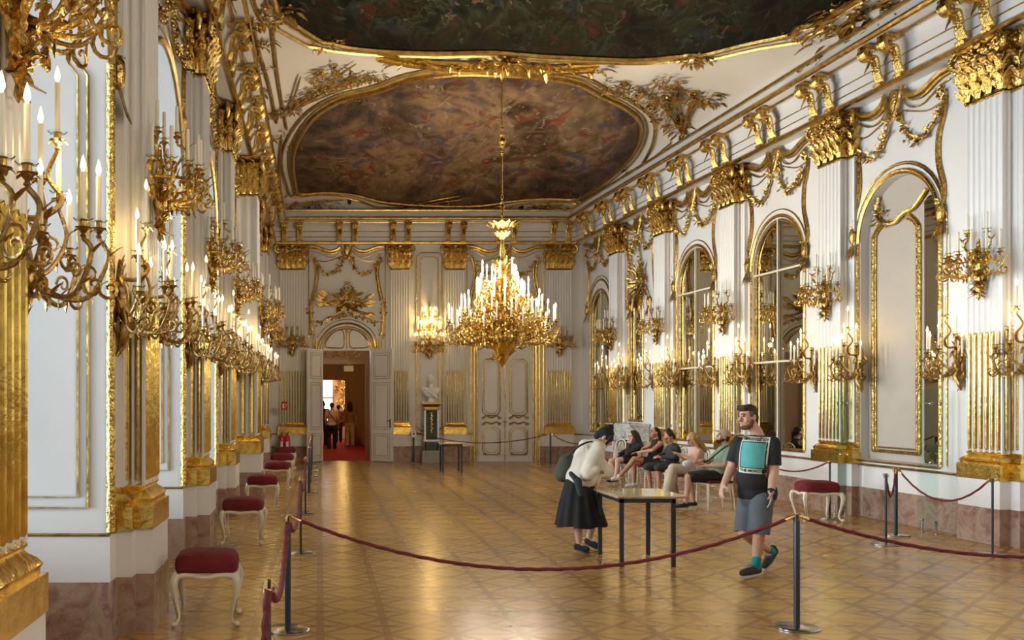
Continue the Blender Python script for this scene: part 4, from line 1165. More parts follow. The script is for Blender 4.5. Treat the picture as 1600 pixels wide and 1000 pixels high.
rope((-.21, 7.4, .88), (3.73, 7.47, .88), .41, 'long red rope sagging across the foreground')
rope((3.79, 7.47, .88), (7.68, 7.6, .88), .33, 'red rope from the foreground stanchion to the right edge')
rope((7.68, 12.56, .87), (7.86, 11.12, .86), .32, 'red rope sagging in front of the nearest right wall pilaster', .012)
rope((7.07, 11.83, .86), (7.64, 12.57, .87), .3, 'short red rope between the pair of stanchions before the niche', .012)
rope((7.73, 14.4, .86), (7.9, 16.9, .7), .16, 'red rope rising from behind the lone stool', .012)
rope((2.73, 27.3, .87), (6.33, 26.1, .87), .28, 'thin dark red rope across the closed door', .013)
rope((6.38, 26.1, .87), (7.5, 24.9, .86), .25, 'thin rope from the far stanchion towards the fireplace', .013)
o = dup(sn); thing('', 'dark stanchion with a small white sign left of the bust', 'stanchion', o=o); o.location = (2.7, 27.3, 0)
m = MB(); m.box(-.07, .07, -.035, -.03, .72, .92); o2 = m.build('sign_plate', 'white', o, smooth=False)
m = MB(); m.lathe([(.028, 0), (.028, .002)], 14); m.xf(Matrix.Translation((0, -.038, .83)) @ Matrix.Rotation(PI/2, 4, 'X')); m.build('pictogram', 'black', o2)

# ---------------------------------------------------------------- tables
def table(x0, x1, y0, y1, h, label, ov=.04):
    e = thing('display_table', label, 'table', ((x0+x1)/2, (y0+y1)/2, 0)); w, d = (x1-x0)/2, (y1-y0)/2
    m = MB(); m.box(-w-ov, w+ov*3, -d-ov, d+ov, h-.025, h-.004); m.build('wooden_edge', 'wood', e, smooth=False)
    m = MB(); m.box(-w-ov+.002, w+ov*3-.002, -d-ov+.002, d+ov-.002, h-.004, h); m.build('tabletop', 'tabletop', e, smooth=False)
    m = MB()
    for a in (-d+.015, d-.015): m.box(-w, w, a-.015, a+.015, h-.075, h-.027)
    for a in (-w+.015, w-.015): m.box(a-.015, a+.015, -d, d, h-.075, h-.027)
    m.build('frame', 'blacksteel', e, smooth=False)
    for sx in (-1, 1):
        for sy in (-1, 1):
            m = MB(); x, y = sx*(w-.02), sy*(d-.02); m.box(x-.02, x+.02, y-.02, y+.02, 0, h-.027); m.build('leg', 'blacksteel', e, smooth=False)
    return e
table(3.24, 3.84, 10.22, 11.05, .765, 'display table with pale glossy top that the woman leans over')
table(3.02, 3.52, 23.4, 23.95, .73, 'small dark legged table standing in front of the bust', .03)
m = MB(); r = random.Random(6)
for i in range(5): m.cap((-.08+.04*i, r.uniform(-.03, .03), .008), (-.06+.04*i, r.uniform(-.03, .03), .014), .009, .007, 6)
o = m.build('keyring', 'steel'); o.location = (3.38, 10.75, .767); thing('', 'small metal trinket lying on the display table', 'keyring', o=o)

# ---------------------------------------------------------------- bust, pedestal
e = thing('bust_pedestal', 'green marble pedestal with gilt drop carrying the bust', 'pedestal', (3.2, 27.32, 0))
m = MB(); stack(m, .27, .2, .2, [(0, 0), (0, .3), (-.03, .33), (-.03, .35)]); m.build('stone_block', 'grey', e, smooth=False)
m = MB(); stack(m, .19, .15, .15, [(.02, .35), (.02, .6), (0, .62), (-.03, .66), (.0, 1.35), (.01, 1.5)]); m.build('shaft', 'greenmarble', e, smooth=False)
m = MB(); m.box(-.215, -.165, -.17, -.14, .36, 1.5); m.box(.165, .215, -.17, -.14, .36, 1.5); stack(m, .21, .17, .16, [(.0, .6), (.02, .63), (0, .66)]); m.build('pale_corner_strips', 'bust', e, smooth=False)
m = MB(); stack(m, .2, .15, .15, [(.0, 1.5), (.01, 1.53), (.0, 1.6), (.05, 1.66), (.09, 1.68), (.09, 1.73)]); m.build('cornice', 'bronze', e, smooth=30)
m = MB(); m.tube([(0, -.16, 1.45), (0, -.16, .85)], .006, 4)
for i in range(9): m.ell((0, -.165, 1.42-i*.06), (.03-.002*i, .02, .025), 6, 4); m.leaf((0, -.16, 1.42-i*.06), (1 if i % 2 else -1, -.2, -.6), (0, -1, 0), .05, .03)
m.build('gilt_drop', 'goldbright', e)
for p, q in ((-.22, .04), (.2, .0)): pass
def organic(name, fn, mat, parent=None, vox=.012, smooth=8, loc=None):
    """union of tapered limbs remeshed into one continuous surface"""
    m = MB(); fn(m); o = m.build(name, mat, parent)
    if loc: o.location = loc
    md = o.modifiers.new('r', 'REMESH'); md.mode = 'VOXEL'; md.voxel_size = vox; md.use_smooth_shade = True
    ms = o.modifiers.new('s', 'SMOOTH'); ms.factor = .5; ms.iterations = smooth
    par = o.parent; o.parent = None
    dg = bpy.context.evaluated_depsgraph_get(); dg.update()
    me = bpy.data.meshes.new_from_object(o.evaluated_get(dg)); o.modifiers.clear(); old = o.data; o.data = me; bpy.data.meshes.remove(old)
    me.name = name; o.parent = par
    return o
def bustf(m):
    m.cap((0, 0, .0), (0, 0, .05), .1, .09, 12); m.cap((0, 0, .05), (0, 0, .16), .06, .09)
    m.ell((0, 0, .27), (.21, .13, .15), 14, 10); m.ell((-.17, .0, .33), (.09, .09, .09)); m.ell((.17, 0, .33), (.09, .09, .09))
    m.cap((0, 0, .38), (.0, -.01, .52), .07, .06)
    m.ell((0, -.01, .62), (.078, .095, .12), 12, 10); m.cap((0, -.1, .64), (0, -.115, .6), .012, .018); m.ell((0, -.08, .55), (.045, .04, .03)); m.ell((0, .02, .67), (.088, .09, .09))
    for s in (-1, 1): m.ell((s*.082, .0, .62), (.015, .025, .03)); m.ell((s*.03, -.09, .645), (.016, .014, .01))
    for i in range(6): m.tube(cr([(-.2+.03*i, -.08, .38-.01*i), (-.08+.03*i, -.14, .28-.02*i), (.06+.02*i, -.13, .22-.02*i), (.16, -.09, .17)], 4), .018, 6)
o = organic('marble_bust', bustf, 'bust', vox=.01, smooth=3); o.location = (3.2, 27.3, 1.732); o.scale = (1.05,)*3; thing('', 'white marble bust of a draped figure on the green pedestal', 'bust', o=o)

# ---------------------------------------------------------------- fireplace
M['veined'] = marble('pale_veined_marble', [(.3, (.5, .5, .5)), (.48, (.72, .72, .71)), (.6, (.35, .35, .37)), (.75, (.7, .7, .7))], 3)
e = thing('fireplace', 'pale veined marble fireplace on the right wall behind the empty chair', 'fireplace'); RF.place(e, ru(23.5), .22, 0); e.scale = (.78, 1, 1)
m = MB(); m.box(-.85, .85, -.5, 0, 1.16, 1.22); m.box(-.8, .8, -.45, 0, 1.1, 1.16)
m.box(-.8, -.5, -.42, 0, 0, 1.1); m.box(.5, .8, -.42, 0, 0, 1.1); m.box(-.5, .5, -.42, 0, .82, 1.1)
rocaille(m, (0, .95), .3, .12, 40, 3, -.42, .05)
for s in (-1, 1): rocaille(m, (s*.65, .9), .12, .2, 30, 4, -.42, .05); scroll(m, (s*.65, .9), .1, 0, s, 1.3, .03, -.44)
m.build('mantelpiece', 'veined', e, smooth=30)
m = MB(); m.box(-.5, .5, -.2, 0, 0, .82); m.build('firebox', 'black', e, smooth=False)
m = MB(); m.box(-.5, .5, -.6, -.42, 0, .05); m.build('hearth', 'grey', e, smooth=False)

# ---------------------------------------------------------------- fire extinguishers and their sign
for i, (px, t) in enumerate(((440, 'left'), (449, 'right'))):
    p = pt(px, 706, 26.9); e = thing('fire_extinguisher', 'red fire extinguisher by the far left corner, %s of the pair' % t, 'fire extinguisher', (p.x, 26.9, .32), group='fire extinguishers')
    m = MB(); m.lathe([(.07, 0), (.078, .02), (.078, .4), (.06, .46), (.025, .5)], 16); m.build('cylinder', 'redext', e)
    m = MB(); m.cap((0, 0, .5), (0, 0, .54), .02, .02); m.cap((0, 0, .54), (.06, -.06, .57), .01, .008); m.cap((0, 0, .53), (.06, -.06, .52), .008, .007); m.tube(cr([(0, 0, .52), (-.06, -.05, .5), (-.1, -.04, .35), (-.085, -.05, .15)], 4), .01, 6); m.build('valve_and_hose', 'black', e)
    m = MB(); m.loft([[(.079*sin(a), -.079*cos(a), z) for a in [k*.2-.5 for k in range(6)]] for z in (.15, .3)], cap=False, closed=False); m.build('label_plate', 'white', e)
p = pt(444, 700, 26.9)
e = thing('extinguisher_stand', 'thin stand with a red fire extinguisher sign on its pole', 'stand', (p.x, 27.0, 0))
m = MB(); m.box(-.22, .22, -.2, .1, .29, .32); m.box(-.2, .2, -.1, .1, 0, .02)
for s in (-1, 1): m.box(s*.18-.015, s*.18+.015, -.02, .02, 0, .3)
m.build('bracket', 'steel', e, smooth=False)
m = MB(); m.tube([(0, .05, 0), (0, .05, 1.6)], .01, 8); m.build('pole', 'steel', e)
m = MB(); m.box(-.09, .09, .02, .04, 1.52, 1.75); s = m.build('sign_plate', 'redext', e, smooth=False)
m = MB(); m.box(-.05, .0, .012, .019, 1.56, 1.7); m.tube([(.02, .014, 1.56), (.05, .014, 1.62), (.045, .014, 1.7)], .01, 4); m.build('extinguisher_pictogram', 'white', s)

# ---------------------------------------------------------------- clear acrylic screens by the niche
for i, (d, t) in enumerate(((12.75, 'before the nearest right wall pilaster'), (14.75, 'left of the cream niche'))):
    e = thing('acrylic_screen', 'tall clear acrylic screen with steel clamps '+t, 'screen', group='acrylic screens'); RF.place(e, ru(d), .0, 0)
    for k, (x0, x1, y) in enumerate(((-.32, .02, -.02), (.02, .03, -.3))):
        m = MB(); m.box(x0, x1, min(y, -.02), -.012, .05, 1.95); m.build('clear_pane', 'glass', e, smooth=False)
    m = MB()
    for z in (.95, 1.75): m.cap((-.2, -.03, z), (.12, -.03, z), .008, .008, 6); m.ell((-.1, -.03, z), .02, 8, 5); m.ell((.08, -.03, z), .018, 8, 5)
    m.build('clamp', 'steel', e)
    for x in (-.26, .01):
        m = MB(); m.lathe([(.03, 0), (.03, .01), (.012, .02), (.012, .14), (.02, .15), (.02, .17)], 10, (x, -.03, 0)); m.build('foot', 'steel', e)

# ---------------------------------------------------------------- gilt stacking chairs
def gchair():
    e = bpy.data.objects.new('gilt_chair', None); COL.objects.link(e); e.empty_display_size = .1   # faces -x
    m = MB(); stack(m, .2, .2, .2, [(-.01, .44), (.005, .45), (.005, .475), (-.02, .49)]); m.build('seat', 'velvet', e)
    m = MB()
    for s in (-1, 1): m.tube([(-.2, s*.19, .425), (.2, s*.18, .425)], .014, 6); m.tube([(-.18, s*.19, .2), (.19, s*.18, .2)], .008, 6)
    m.tube([(-.2, -.19, .425), (-.2, .19, .425)], .014, 6); m.tube([(.2, -.18, .425), (.2, .18, .425)], .014, 6); m.tube([(0, -.19, .2), (0, .19, .2)], .008, 6)
    m.build('seat_frame', 'cream', e)
    for s in (-1, 1):
        m = MB(); m.tube([(-.2, s*.19, .44), (-.215, s*.195, 0)], [.017, .011], 8); m.build('leg', 'cream', e)
        m = MB(); m.tube([(.2, s*.18, .44), (.25, s*.19, 0)], [.017, .011], 8); m.build('leg', 'cream', e)
    m = MB(); m.tube(cr([(.2, -.18, .44), (.22, -.18, .65), (.25, -.16, .84), (.265, -.08, .91), (.27, 0, .925), (.265, .08, .91), (.25, .16, .84), (.22, .18, .65), (.2, .18, .44)], 4), .014, 8)
    m.tube(cr([(.225, -.1, .56), (.24, -.11, .7), (.255, -.06, .85), (.258, 0, .87), (.255, .06, .85), (.24, .11, .7), (.225, .1, .56)], 4), .008, 6)
    for y in (-.05, 0, .05): m.tube([(.215, y, .56), (.257, y, .86)], .006, 5)
    m.tube([(.215, -.18, .56), (.215, .18, .56)], .009, 6); m.build('backrest', 'cream', e)
    return e
gc = gchair()
CHAIRS = [(6.50, 15.6, 'under the bearded person in the cap'), (6.60, 16.8, 'under the blonde person with a phone'), (6.64, 17.95, 'under the person in the dark jacket'), (6.68, 19.1, 'under the person with crossed legs'), (6.68, 20.15, 'under the long dark haired person'), (6.45, 20.95, 'empty, left of the seated people'), (7.3, 17.6, 'empty, behind the blonde person')]
for i, (x, y, t) in enumerate(CHAIRS):
    o = gc if i == 0 else dup(gc)
    thing('', 'cream gilt chair with red seat, '+t, 'chair', group='gilt chairs by the right wall', o=o); o.location = (x, y, 0); o.rotation_euler = (0, 0, [.1, .1, .12, .05, .1, .35, .1][i])
# ---------------------------------------------------------------- people
M['skin'] = simple('skin', (.52, .30, .21), .55, var=.05, vscale=20); M['skin2'] = simple('tanned_skin', (.42, .22, .13), .55, var=.05); M['skin3'] = simple('pale_skin', (.60, .38, .29), .55, var=.05)
def cloth(n, c, v=.12): M[n] = simple(n, c, .85, bump=.25, bscale=25, var=v, vscale=6); return n
for n, c in (('black_cotton', (.010, .010, .012)), ('grey_shorts', (.085, .095, .11)), ('cream_blouse', (.62, .56, .44)), ('black_skirt', (.008, .008, .009)), ('green_shirt', (.20, .27, .19)), ('beige_trousers', (.55, .45, .34)),
             ('pink_top', (.62, .42, .36)), ('dark_jacket', (.025, .027, .03)), ('teal_sock', (.0, .20, .19)), ('dark_shoe', (.025, .018, .015)), ('pale_sole', (.45, .42, .36)), ('hair_black', (.008, .006, .006)), ('hair_brown', (.035, .020, .012)),
             ('hair_blonde', (.42, .26, .11)), ('hair_grey', (.10, .085, .07)), ('beard', (.10, .045, .02)), ('white_sock', (.7, .7, .68)), ('olive', (.05, .055, .035)), ('cap_beige', (.55, .40, .26)), ('teal_print', (.09, .38, .36)), ('print_white', (.62, .62, .58)), ('hall_white', (.5, .42, .36)), ('hall_brown', (.30, .15, .08)), ('plaid', (.03, .033, .03))): cloth(n, c)

def basis(fwd, up=(0, 0, 1)):
    f = V(fwd).normalized(); u = V(up); u = (u-f*u.dot(f)).normalized(); r = f.cross(u)   # r = the head's right
    return Matrix((r, -f, u)).transposed()   # local x=right, -y=forward, z=up
def head(m, c, R, s=1.0):
    c = V(c); L = lambda x, y, z: c+R @ V((x*s, y*s, z*s))
    m.ell(L(0, .012, .02), (.075*s, .095*s, .098*s), 16, 12, R); m.ell(L(0, -.03, -.05), (.057*s, .06*s, .06*s), 14, 10, R)
    m.cap(L(0, -.03, -.02), L(0, -.05, -.075), .052*s, .032*s, 12)
    m.cap(L(0, -.083, .022), L(0, -.106, -.012), .010*s, .015*s, 8); m.ell(L(0, -.09, -.045), (.026*s, .014*s, .009*s), 10, 6, R); m.ell(L(0, -.085, -.075), (.02*s, .018*s, .014*s), 8, 6, R)
    m.ell(L(0, -.078, .04), (.05*s, .016*s, .01*s), 10, 6, R)
    for k in (-1, 1): m.ell(L(k*.078, .012, -.003), (.010*s, .022*s, .032*s), 8, 6, R); m.ell(L(k*.045, -.06, -.02), (.02*s, .022*s, .02*s), 8, 6, R)
def hand(m, w, d, pn, s=1.0, curl=.5, side=1, fr=.0088):
    """palm, four unequal bent fingers and a thumb; d along the hand, pn towards the palm side"""
    w = V(w); d = V(d).normalized(); pn = V(pn); pn = (pn-d*pn.dot(d)).normalized(); l = d.cross(pn)*side
    for k in (-.026, -.009, .009, .026): m.cap(w+l*k*.8*s, w+d*.085*s+l*k*s, .016*s, .013*s, 8)
    for k, L in ((-.030, .060), (-.010, .078), (.010, .085), (.030, .074)):
        p = w+d*.088*s+l*k*s; dd = d.copy()
        for j, t in enumerate((.42, .32, .26)):
            a = curl*(.5+.45*j); dd = (d*cos(a*1.0)+pn*sin(a)).normalized(); q = p+dd*L*t*s
            m.cap(p, q, fr*s*(1-.07*j), fr*s*(.93-.07*j), 7); p = q
    p = w+d*.025*s+l*.03*s; q = p+(d*.6+l*.75+pn*.3).normalized()*.042*s; m.cap(p, q, .013*s, .0105*s, 7); m.cap(q, q+(d*.9+l*.15+pn*.5).normalized()*.032*s, .0105*s, .009*s, 7)
def limb(m, pts, rs):
    for i in range(len(pts)-1): m.cap(pts[i], pts[i+1], rs[i], rs[i+1], 12)
def torso(m, pel, chest, neck, lat, s=1.0, w=1.0, ease=0):
    pel, chest, neck = V(pel), V(chest), V(neck); lat = V(lat).normalized()
    up = (chest-pel).normalized(); lat = (lat-up*lat.dot(up)).normalized(); f = up.cross(lat); R = Matrix((lat, f, up)).transposed(); e = ease
    m.ell(pel, ((.155*w+e)*s, (.11+e)*s, (.12+e)*s), 16, 10, R); m.ell(pel.lerp(chest, .5), ((.135*w+e)*s, (.10+e)*s, (.16+e)*s), 16, 10, R)
    m.ell(chest, ((.155*w+e)*s, (.11+e)*s, (.17+e)*s), 16, 10, R); m.ell(chest+(neck-chest)*.5, ((.13*w+e)*s, (.085+e)*s, (.10+e)*s), 14, 8, R)
def cutmesh(o, co, no):
    """keep the side the normal points away from"""
    bm = bmesh.new(); bm.from_mesh(o.data)
    bmesh.ops.bisect_plane(bm, geom=bm.verts[:]+bm.edges[:]+bm.faces[:], plane_co=co, plane_no=no, clear_outer=True)
    bm.to_mesh(o.data); bm.free(); return o
def shoe(par, ank, toe, mat='dark_shoe', sole='pale_sole', s=1.0, tilt=None):
    ank, toe = V(ank), V(toe); d = (toe-ank); d = V((d.x, d.y, d.z)); L = d.length; f = d.normalized()
    def fn(m):
        h = ank-f*.035*s
        m.cap(h, ank.lerp(toe, .55), .043*s, .042*s, 10); m.cap(ank.lerp(toe, .5), toe, .044*s, .034*s, 10)
        m.cap(ank+V((0, 0, .005)), ank+V((0, 0, .045)), .042*s, .04*s, 10)
    o = organic('shoe', fn, mat, par, vox=.01, smooth=3)
    nrm = V((0, 0, -1)); nrm = (nrm-f*nrm.dot(f)).normalized()
    m = MB(); l = f.cross(nrm); ring = []
    for j in range(20):
        a = 2*PI*j/20; c = ank.lerp(toe, .5)-f*.015
        ring.append(c+f*cos(a)*(L*.5+.055*s)+l*sin(a)*.044*s*(1-.12*cos(a)))
    z0, z1 = .030*s, .046*s
    m.loft([[p+nrm*z0 for p in ring], [p+nrm*z1 for p in ring]]); m.build('sole', sole, o, smooth=30)
    return o
def eyes(par, c, R, s=1.0):
    m = MB(); c = V(c)
    for k in (-1, 1): m.ell(c+R @ V((k*.031*s, -.079*s, .022*s)), .009*s, 8, 6)
    m.build('eyes', 'black', par)
    m = MB()
    for k in (-1, 1): m.tube([c+R @ V((k*x*s, y*s, z*s)) for x, y, z in ((.014, -.094, .042), (.033, -.089, .047), (.052, -.07, .041))], .005*s, 5)
    m.build('eyebrows', 'hair_brown', par)
def person(fn, skin, label, vox=.009, group=None):
    o = organic('person', fn, skin, None, vox, 3); thing('', label, 'person', o=o, group=group); return o

# ---- walking man
def q(px, py, d): return pt(px, py, d)
hc = q(1168, 652, 9.7); RH = basis((-.93, -.36, -.12))
neck, chest, pel = q(1183, 680, 9.7), q(1181, 713, 9.68), q(1183, 772, 9.7)
sA, eA, wA = q(1155, 692, 9.78), q(1143, 731, 9.8), q(1131, 757, 9.7)
sB, eB, wB = q(1207, 693, 9.58), q(1209, 737, 9.54), q(1205, 768, 9.44)
lat = sB-sA
hp1, k1, a1, t1 = q(1190, 786, 9.6), q(1186, 836, 9.55), q(1181, 884, 9.66), q(1160, 895, 9.52)
hp2, k2, a2, t2 = q(1170, 786, 9.8), q(1162, 832, 9.7), q(1206, 862, 10.1), q(1194, 884, 9.96)
def fn(m):
    head(m, hc, RH); limb(m, [hc+V((.02, 0, -.05)), neck+V((.0, 0, .02)), neck-V((0, 0, .06))], [.055, .06, .075])
    torso(m, pel, chest, neck, lat, 1, 1.1)
    limb(m, [sA, eA, wA], [.06, .05, .033]); limb(m, [sB, eB, wB], [.062, .052, .034]); m.cap(neck-V((0, 0, .03)), sA, .05, .055); m.cap(neck-V((0, 0, .03)), sB, .05, .055)
    hand(m, wA, wA-eA+V((0, 0, -.05)), (1, .2, 0), 1, .7, 1); hand(m, wB, V((-.08, -.08, -1)), (-.9, .4, 0), 1, .45, -1)
    limb(m, [hp1, k1, k1.lerp(a1, .35)+V((.012, .02, 0)), a1, a1-V((0, 0, .03))], [.088, .058, .058, .037, .035]); limb(m, [hp2, k2, k2.lerp(a2, .35)+V((.0, .0, -.012)), a2], [.088, .057, .056, .037])
    m.cap(a1-V((0, 0, .03)), t1, .03, .022); m.cap(a2, t2, .032, .022)
man = person(fn, 'skin', 'walking bearded person in black t-shirt and grey shorts', .0075)
def fn(m):
    torso(m, pel, chest, neck, lat, 1, 1.12, .022); m.ell(pel+V((0, 0, .02)), (.20, .17, .16), 18, 12); m.ell(pel.lerp(chest, .45)+V((-.02, -.02, 0)), (.19, .165, .2), 18, 12)
    for a, b in ((sA, eA), (sB, eB)): m.cap(a, a.lerp(b, .75), .078, .076, 14); m.cap(neck-V((0, 0, .055)), a, .062, .074)
    m.cap(neck-V((0, 0, .05)), chest, .085, .13, 12); m.ell(chest+V((-.012, -.02, -.03)), (.185, .16, .27), 24, 16)
sh = organic('t_shirt', fn, 'black_cotton', man, .01, 6)
cutmesh(sh, pel-V((0, 0, .045)), (0, 0, -1)); 
def cutlocal(o, co, no, ctr, rad):
    bm = bmesh.new(); bm.from_mesh(o.data); no = V(no).normalized(); co = V(co)
    near = [f for f in bm.faces if (f.calc_center_median()-V(ctr)).length < rad]
    gv = set(); ge = set()
    for f in near: gv.update(f.verts); ge.update(f.edges)
    bmesh.ops.bisect_plane(bm, geom=list(gv)+list(ge)+near, plane_co=co, plane_no=no)
    dele = [f for f in bm.faces if (f.calc_center_median()-V(ctr)).length < rad and (f.calc_center_median()-co).dot(no) > 1e-4]
    bmesh.ops.delete(bm, geom=dele, context='FACES'); bm.to_mesh(o.data); bm.free()
for a, b in ((sA, eA), (sB, eB)):
    co = a.lerp(b, .78); cutlocal(sh, co, b-a, co+(b-a)*.2, .11)
cutlocal(sh, neck-V((0, 0, .0)), (0, 0, 1), neck+V((0, 0, .05)), .12)
def fn(m):
    m.ell(pel-V((0, 0, .03)), (.185, .15, .13), 16, 10)
    m.cap(hp1+V((0, 0, .02)), k1+V((0, 0, -.03)), .115, .098, 16); m.cap(hp2+V((0, 0, .02)), k2+V((0, 0, -.03)), .115, .098, 16)
so = organic('shorts', fn, 'grey_shorts', man, .01, 5)
for a, k in ((hp1, k1), (hp2, k2)): cutlocal(so, k+V((0, 0, .045)), (0, 0, -1), k-V((0, 0, .06)), .12)
for a, t, k in ((a1-V((0, 0, .025)), t1, k1), (a2, t2, k2)):
    s_ = shoe(man, a-V((0, 0, .02)) if t is t1 else a+(a-k).normalized()*.035, t)
    u = (k-a).normalized(); m = MB(); m.cap(a+u*.0, a+u*.115, .044, .043, 12); m.build('sock', 'teal_sock', man)
    m = MB(); c = a.lerp(t, .45); 
    for j in range(4): p = a.lerp(t, .3+.13*j)+V((0, 0, .045)); m.tube([p+V((-.02, .02, 0)), p+V((0, 0, .006)), p+V((.02, -.02, -.002))], .004, 4)
    m.build('laces', 'black', s_)
def fn(m):
    L = lambda x, y, z: hc+RH @ V((x, y, z))
    m.ell(L(0, .025, .045), (.082, .098, .088), 16, 12, RH); m.cap(L(-.03, -.06, .105), L(.03, -.065, .105), .032, .032); m.ell(L(0, .07, -.01), (.068, .05, .07), 12, 8, RH)
hr = organic('hair', fn, 'hair_brown', man, .007, 2)
bm = bmesh.new(); bm.from_mesh(hr.data); Ri = RH.transposed()
bmesh.ops.delete(bm, geom=[v for v in bm.verts if (lambda l: (l.y < -.035 and l.z < .068) or (abs(l.x) > .05 and l.y < .035 and l.z < .02 and l.y > -.05) or l.z < -.07)(Ri @ (v.co-hc))], context='VERTS'); bm.to_mesh(hr.data); bm.free()
m = MB(); L = lambda x, y, z: hc+RH @ V((x, y, z)); m.ell(L(-.072, -.012, .035), (.012, .03, .032), 10, 8, RH); m.ell(L(.072, -.012, .035), (.012, .03, .032), 10, 8, RH); m.build('greying_temples', 'hair_grey', hr)
def fn(m):
    L = lambda x, y, z: hc+RH @ V((x, y, z))
    m.cap(L(0, -.062, -.088), L(0, -.045, -.095), .034, .034); m.ell(L(0, -.094, -.03), (.03, .012, .007), 8, 6, RH)
    for k in (-1, 1): limb(m, [L(k*.064, .0, -.035), L(k*.056, -.02, -.075), L(k*.02, -.06, -.095)], [.018, .022, .026])
organic('beard', fn, 'beard', man, .006, 2); eyes(man, hc, RH)
m = MB(); d = (wB-eB).normalized(); o_ = d.orthogonal().normalized(); b_ = d.cross(o_)
m.loft([[wB-d*.01+d*z+(o_*cos(2*PI*j/16)+b_*sin(2*PI*j/16))*r for j in range(16)] for z, r in ((-.014, .030), (-.012, .035), (.012, .035), (.014, .030))]); wt = m.build('watch_strap', 'black', man)
m = MB(); m.ell(wB-d*.01+V((-.018, -.03, 0)), (.018, .014, .02), 10, 6); m.build('watch_face', 'blacksteel', wt)
# print on the shirt, draped by casting onto the cloth
from mathutils.bvhtree import BVHTree
bv = BVHTree.FromPolygons([v.co.copy() for v in sh.data.vertices], [list(p.vertices) for p in sh.data.polygons])
latn = V((lat.x, lat.y, 0)).normalized(); fw = V((latn.y, -latn.x, 0)); fw = fw if fw.y < 0 else -fw
tl = Matrix.Rotation(-.06, 3, fw)
pc = q(1171, 712, 9.45)
def onshirt(x, z, off):
    p = pc+tl @ (latn*x+V((0, 0, z))); h = bv.ray_cast(p+fw*.5, -fw, 1.2)
    hp = h[0] if h[0] is not None else p
    return hp+fw*off
def patch(x0, x1, z0, z1, off, name, mat, par, n=14):
    m = MB(); m.loft([[onshirt(x0+(x1-x0)*i/n, z0+(z1-z0)*j/n, off) for i in range(n+1)] for j in range(n+1)], cap=False, closed=False); return m.build(name, mat, par)
pr = patch(-.13, .13, -.185, .185, .004, 'shirt_print', 'print_white', man)
pb_ = patch(-.118, .118, -.135, .135, .006, 'print_border', 'black_cotton', pr); patch(-.109, .109, -.126, .126, .008, 'print_field', 'teal_print', pr)
def ontext(txt, x, z, size, par):
    c = bpy.data.curves.new('t', 'FONT'); c.body = txt; c.size = size; c.align_x = 'CENTER'; c.align_y = 'CENTER'; c.offset = .0012; c.resolution_u = 2
    t = bpy.data.objects.new('t', c); COL.objects.link(t); dg = bpy.context.evaluated_depsgraph_get(); dg.update()
    me = bpy.data.meshes.new_from_object(t.evaluated_get(dg)); bpy.data.objects.remove(t)
    for v in me.vertices: v.co = onshirt(x+v.co.x, z+v.co.y, .009)
    me.materials.clear(); me.materials.append(M['black_cotton']); o = bpy.data.objects.new('lettering', me); COL.objects.link(o); o.parent = par
ontext('EMPLOYEE OF', 0, .158, .038, pr); ontext('THE MONTH', 0, -.16, .040, pr)

# ---- woman bending over the table
hc = q(946, 684, 11.35); RH = basis((.62, -.30, -.72), (.6, -.1, .75))
neck, chest, pel = q(934, 692, 11.3), q(919, 715, 11.25), q(905, 752, 11.2)
lat = V((.25, -1, 0)); sA, sB = chest+V((.07, -.18, .13)), chest+V((.02, .18, .13))
eA, wA = q(918, 740, 11.0), q(935, 733, 10.95); eB, wB = q(948, 738, 11.35), q(928, 742, 11.2)
hp1, k1, a1, t1 = q(900, 775, 11.15), q(904, 812, 11.12), q(905, 850, 11.2), q(918, 858, 11.12)
hp2, k2, a2, t2 = q(914, 775, 11.3), q(930, 808, 11.35), q(921, 842, 11.5), q(932, 852, 11.42)
def fn(m):
    head(m, hc, RH, .96); limb(m, [hc-V((.02, 0, .03)), neck, chest+V((.02, 0, .1))], [.045, .047, .06]); torso(m, pel, chest, neck, lat, .92, .95)
    limb(m, [sA, eA, wA], [.046, .037, .025]); limb(m, [sB, eB, wB], [.046, .037, .025]); hand(m, wA, V((.5, .6, -.2)), (0, .2, -1), .9, .6, 1); hand(m, wB, V((-.6, -.4, .1)), (0, .2, -1), .9, .6, -1)
    limb(m, [hp1, k1, k1.lerp(a1, .35)+V((-.01, .0, 0)), a1], [.08, .05, .05, .032]); limb(m, [hp2, k2, k2.lerp(a2, .35)+V((-.01, 0, 0)), a2], [.08, .05, .05, .032]); m.cap(a1, t1, .028, .02); m.cap(a2, t2, .028, .02)
wm = person(fn, 'skin3', 'person in cream blouse and black skirt bending over the table', .008)
def fn(m):
    torso(m, pel+V((.0, 0, .05)), chest, neck, lat, .95, 1.05, .045); m.cap(chest, pel+V((.04, -.02, .06)), .17, .17, 16)
    for a, b, w in ((sA, eA, wA), (sB, eB, wB)): limb(m, [a, b, b.lerp(w, .75)], [.085, .085, .055]); m.cap(neck-V((.02, 0, .05)), a, .06, .08)
    m.cap(neck-V((.0, 0, .02)), neck-V((.03, 0, .07)), .062, .08)
    r = random.Random(3)
    for i in range(14): a = V((r.uniform(-.12, .14), -.16-r.random()*.03, r.uniform(-.15, .15))); m.cap(chest+a, chest+a+V((r.uniform(-.04, .04), 0, -.16)), .022, .014, 6)
bl = organic('blouse', fn, 'cream_blouse', wm, .009, 4)
m = MB(); wc = pel+V((0, 0, .05)); rings = []
for t in (0, .1, .3, .6, 1.0):
    ring = []
    for j in range(72):
        a = 2*PI*j/72; fold = .02*t*sin(a*13+t)+.012*t*sin(a*7+2*t)
        ring.append((wc.x+.02*t+(.14+.155*t**.8+fold)*cos(a), wc.y+(.12+.13*t**.8+fold)*sin(a), wc.z-.575*t+.01*sin(a*5)*t))
    rings.append(ring)
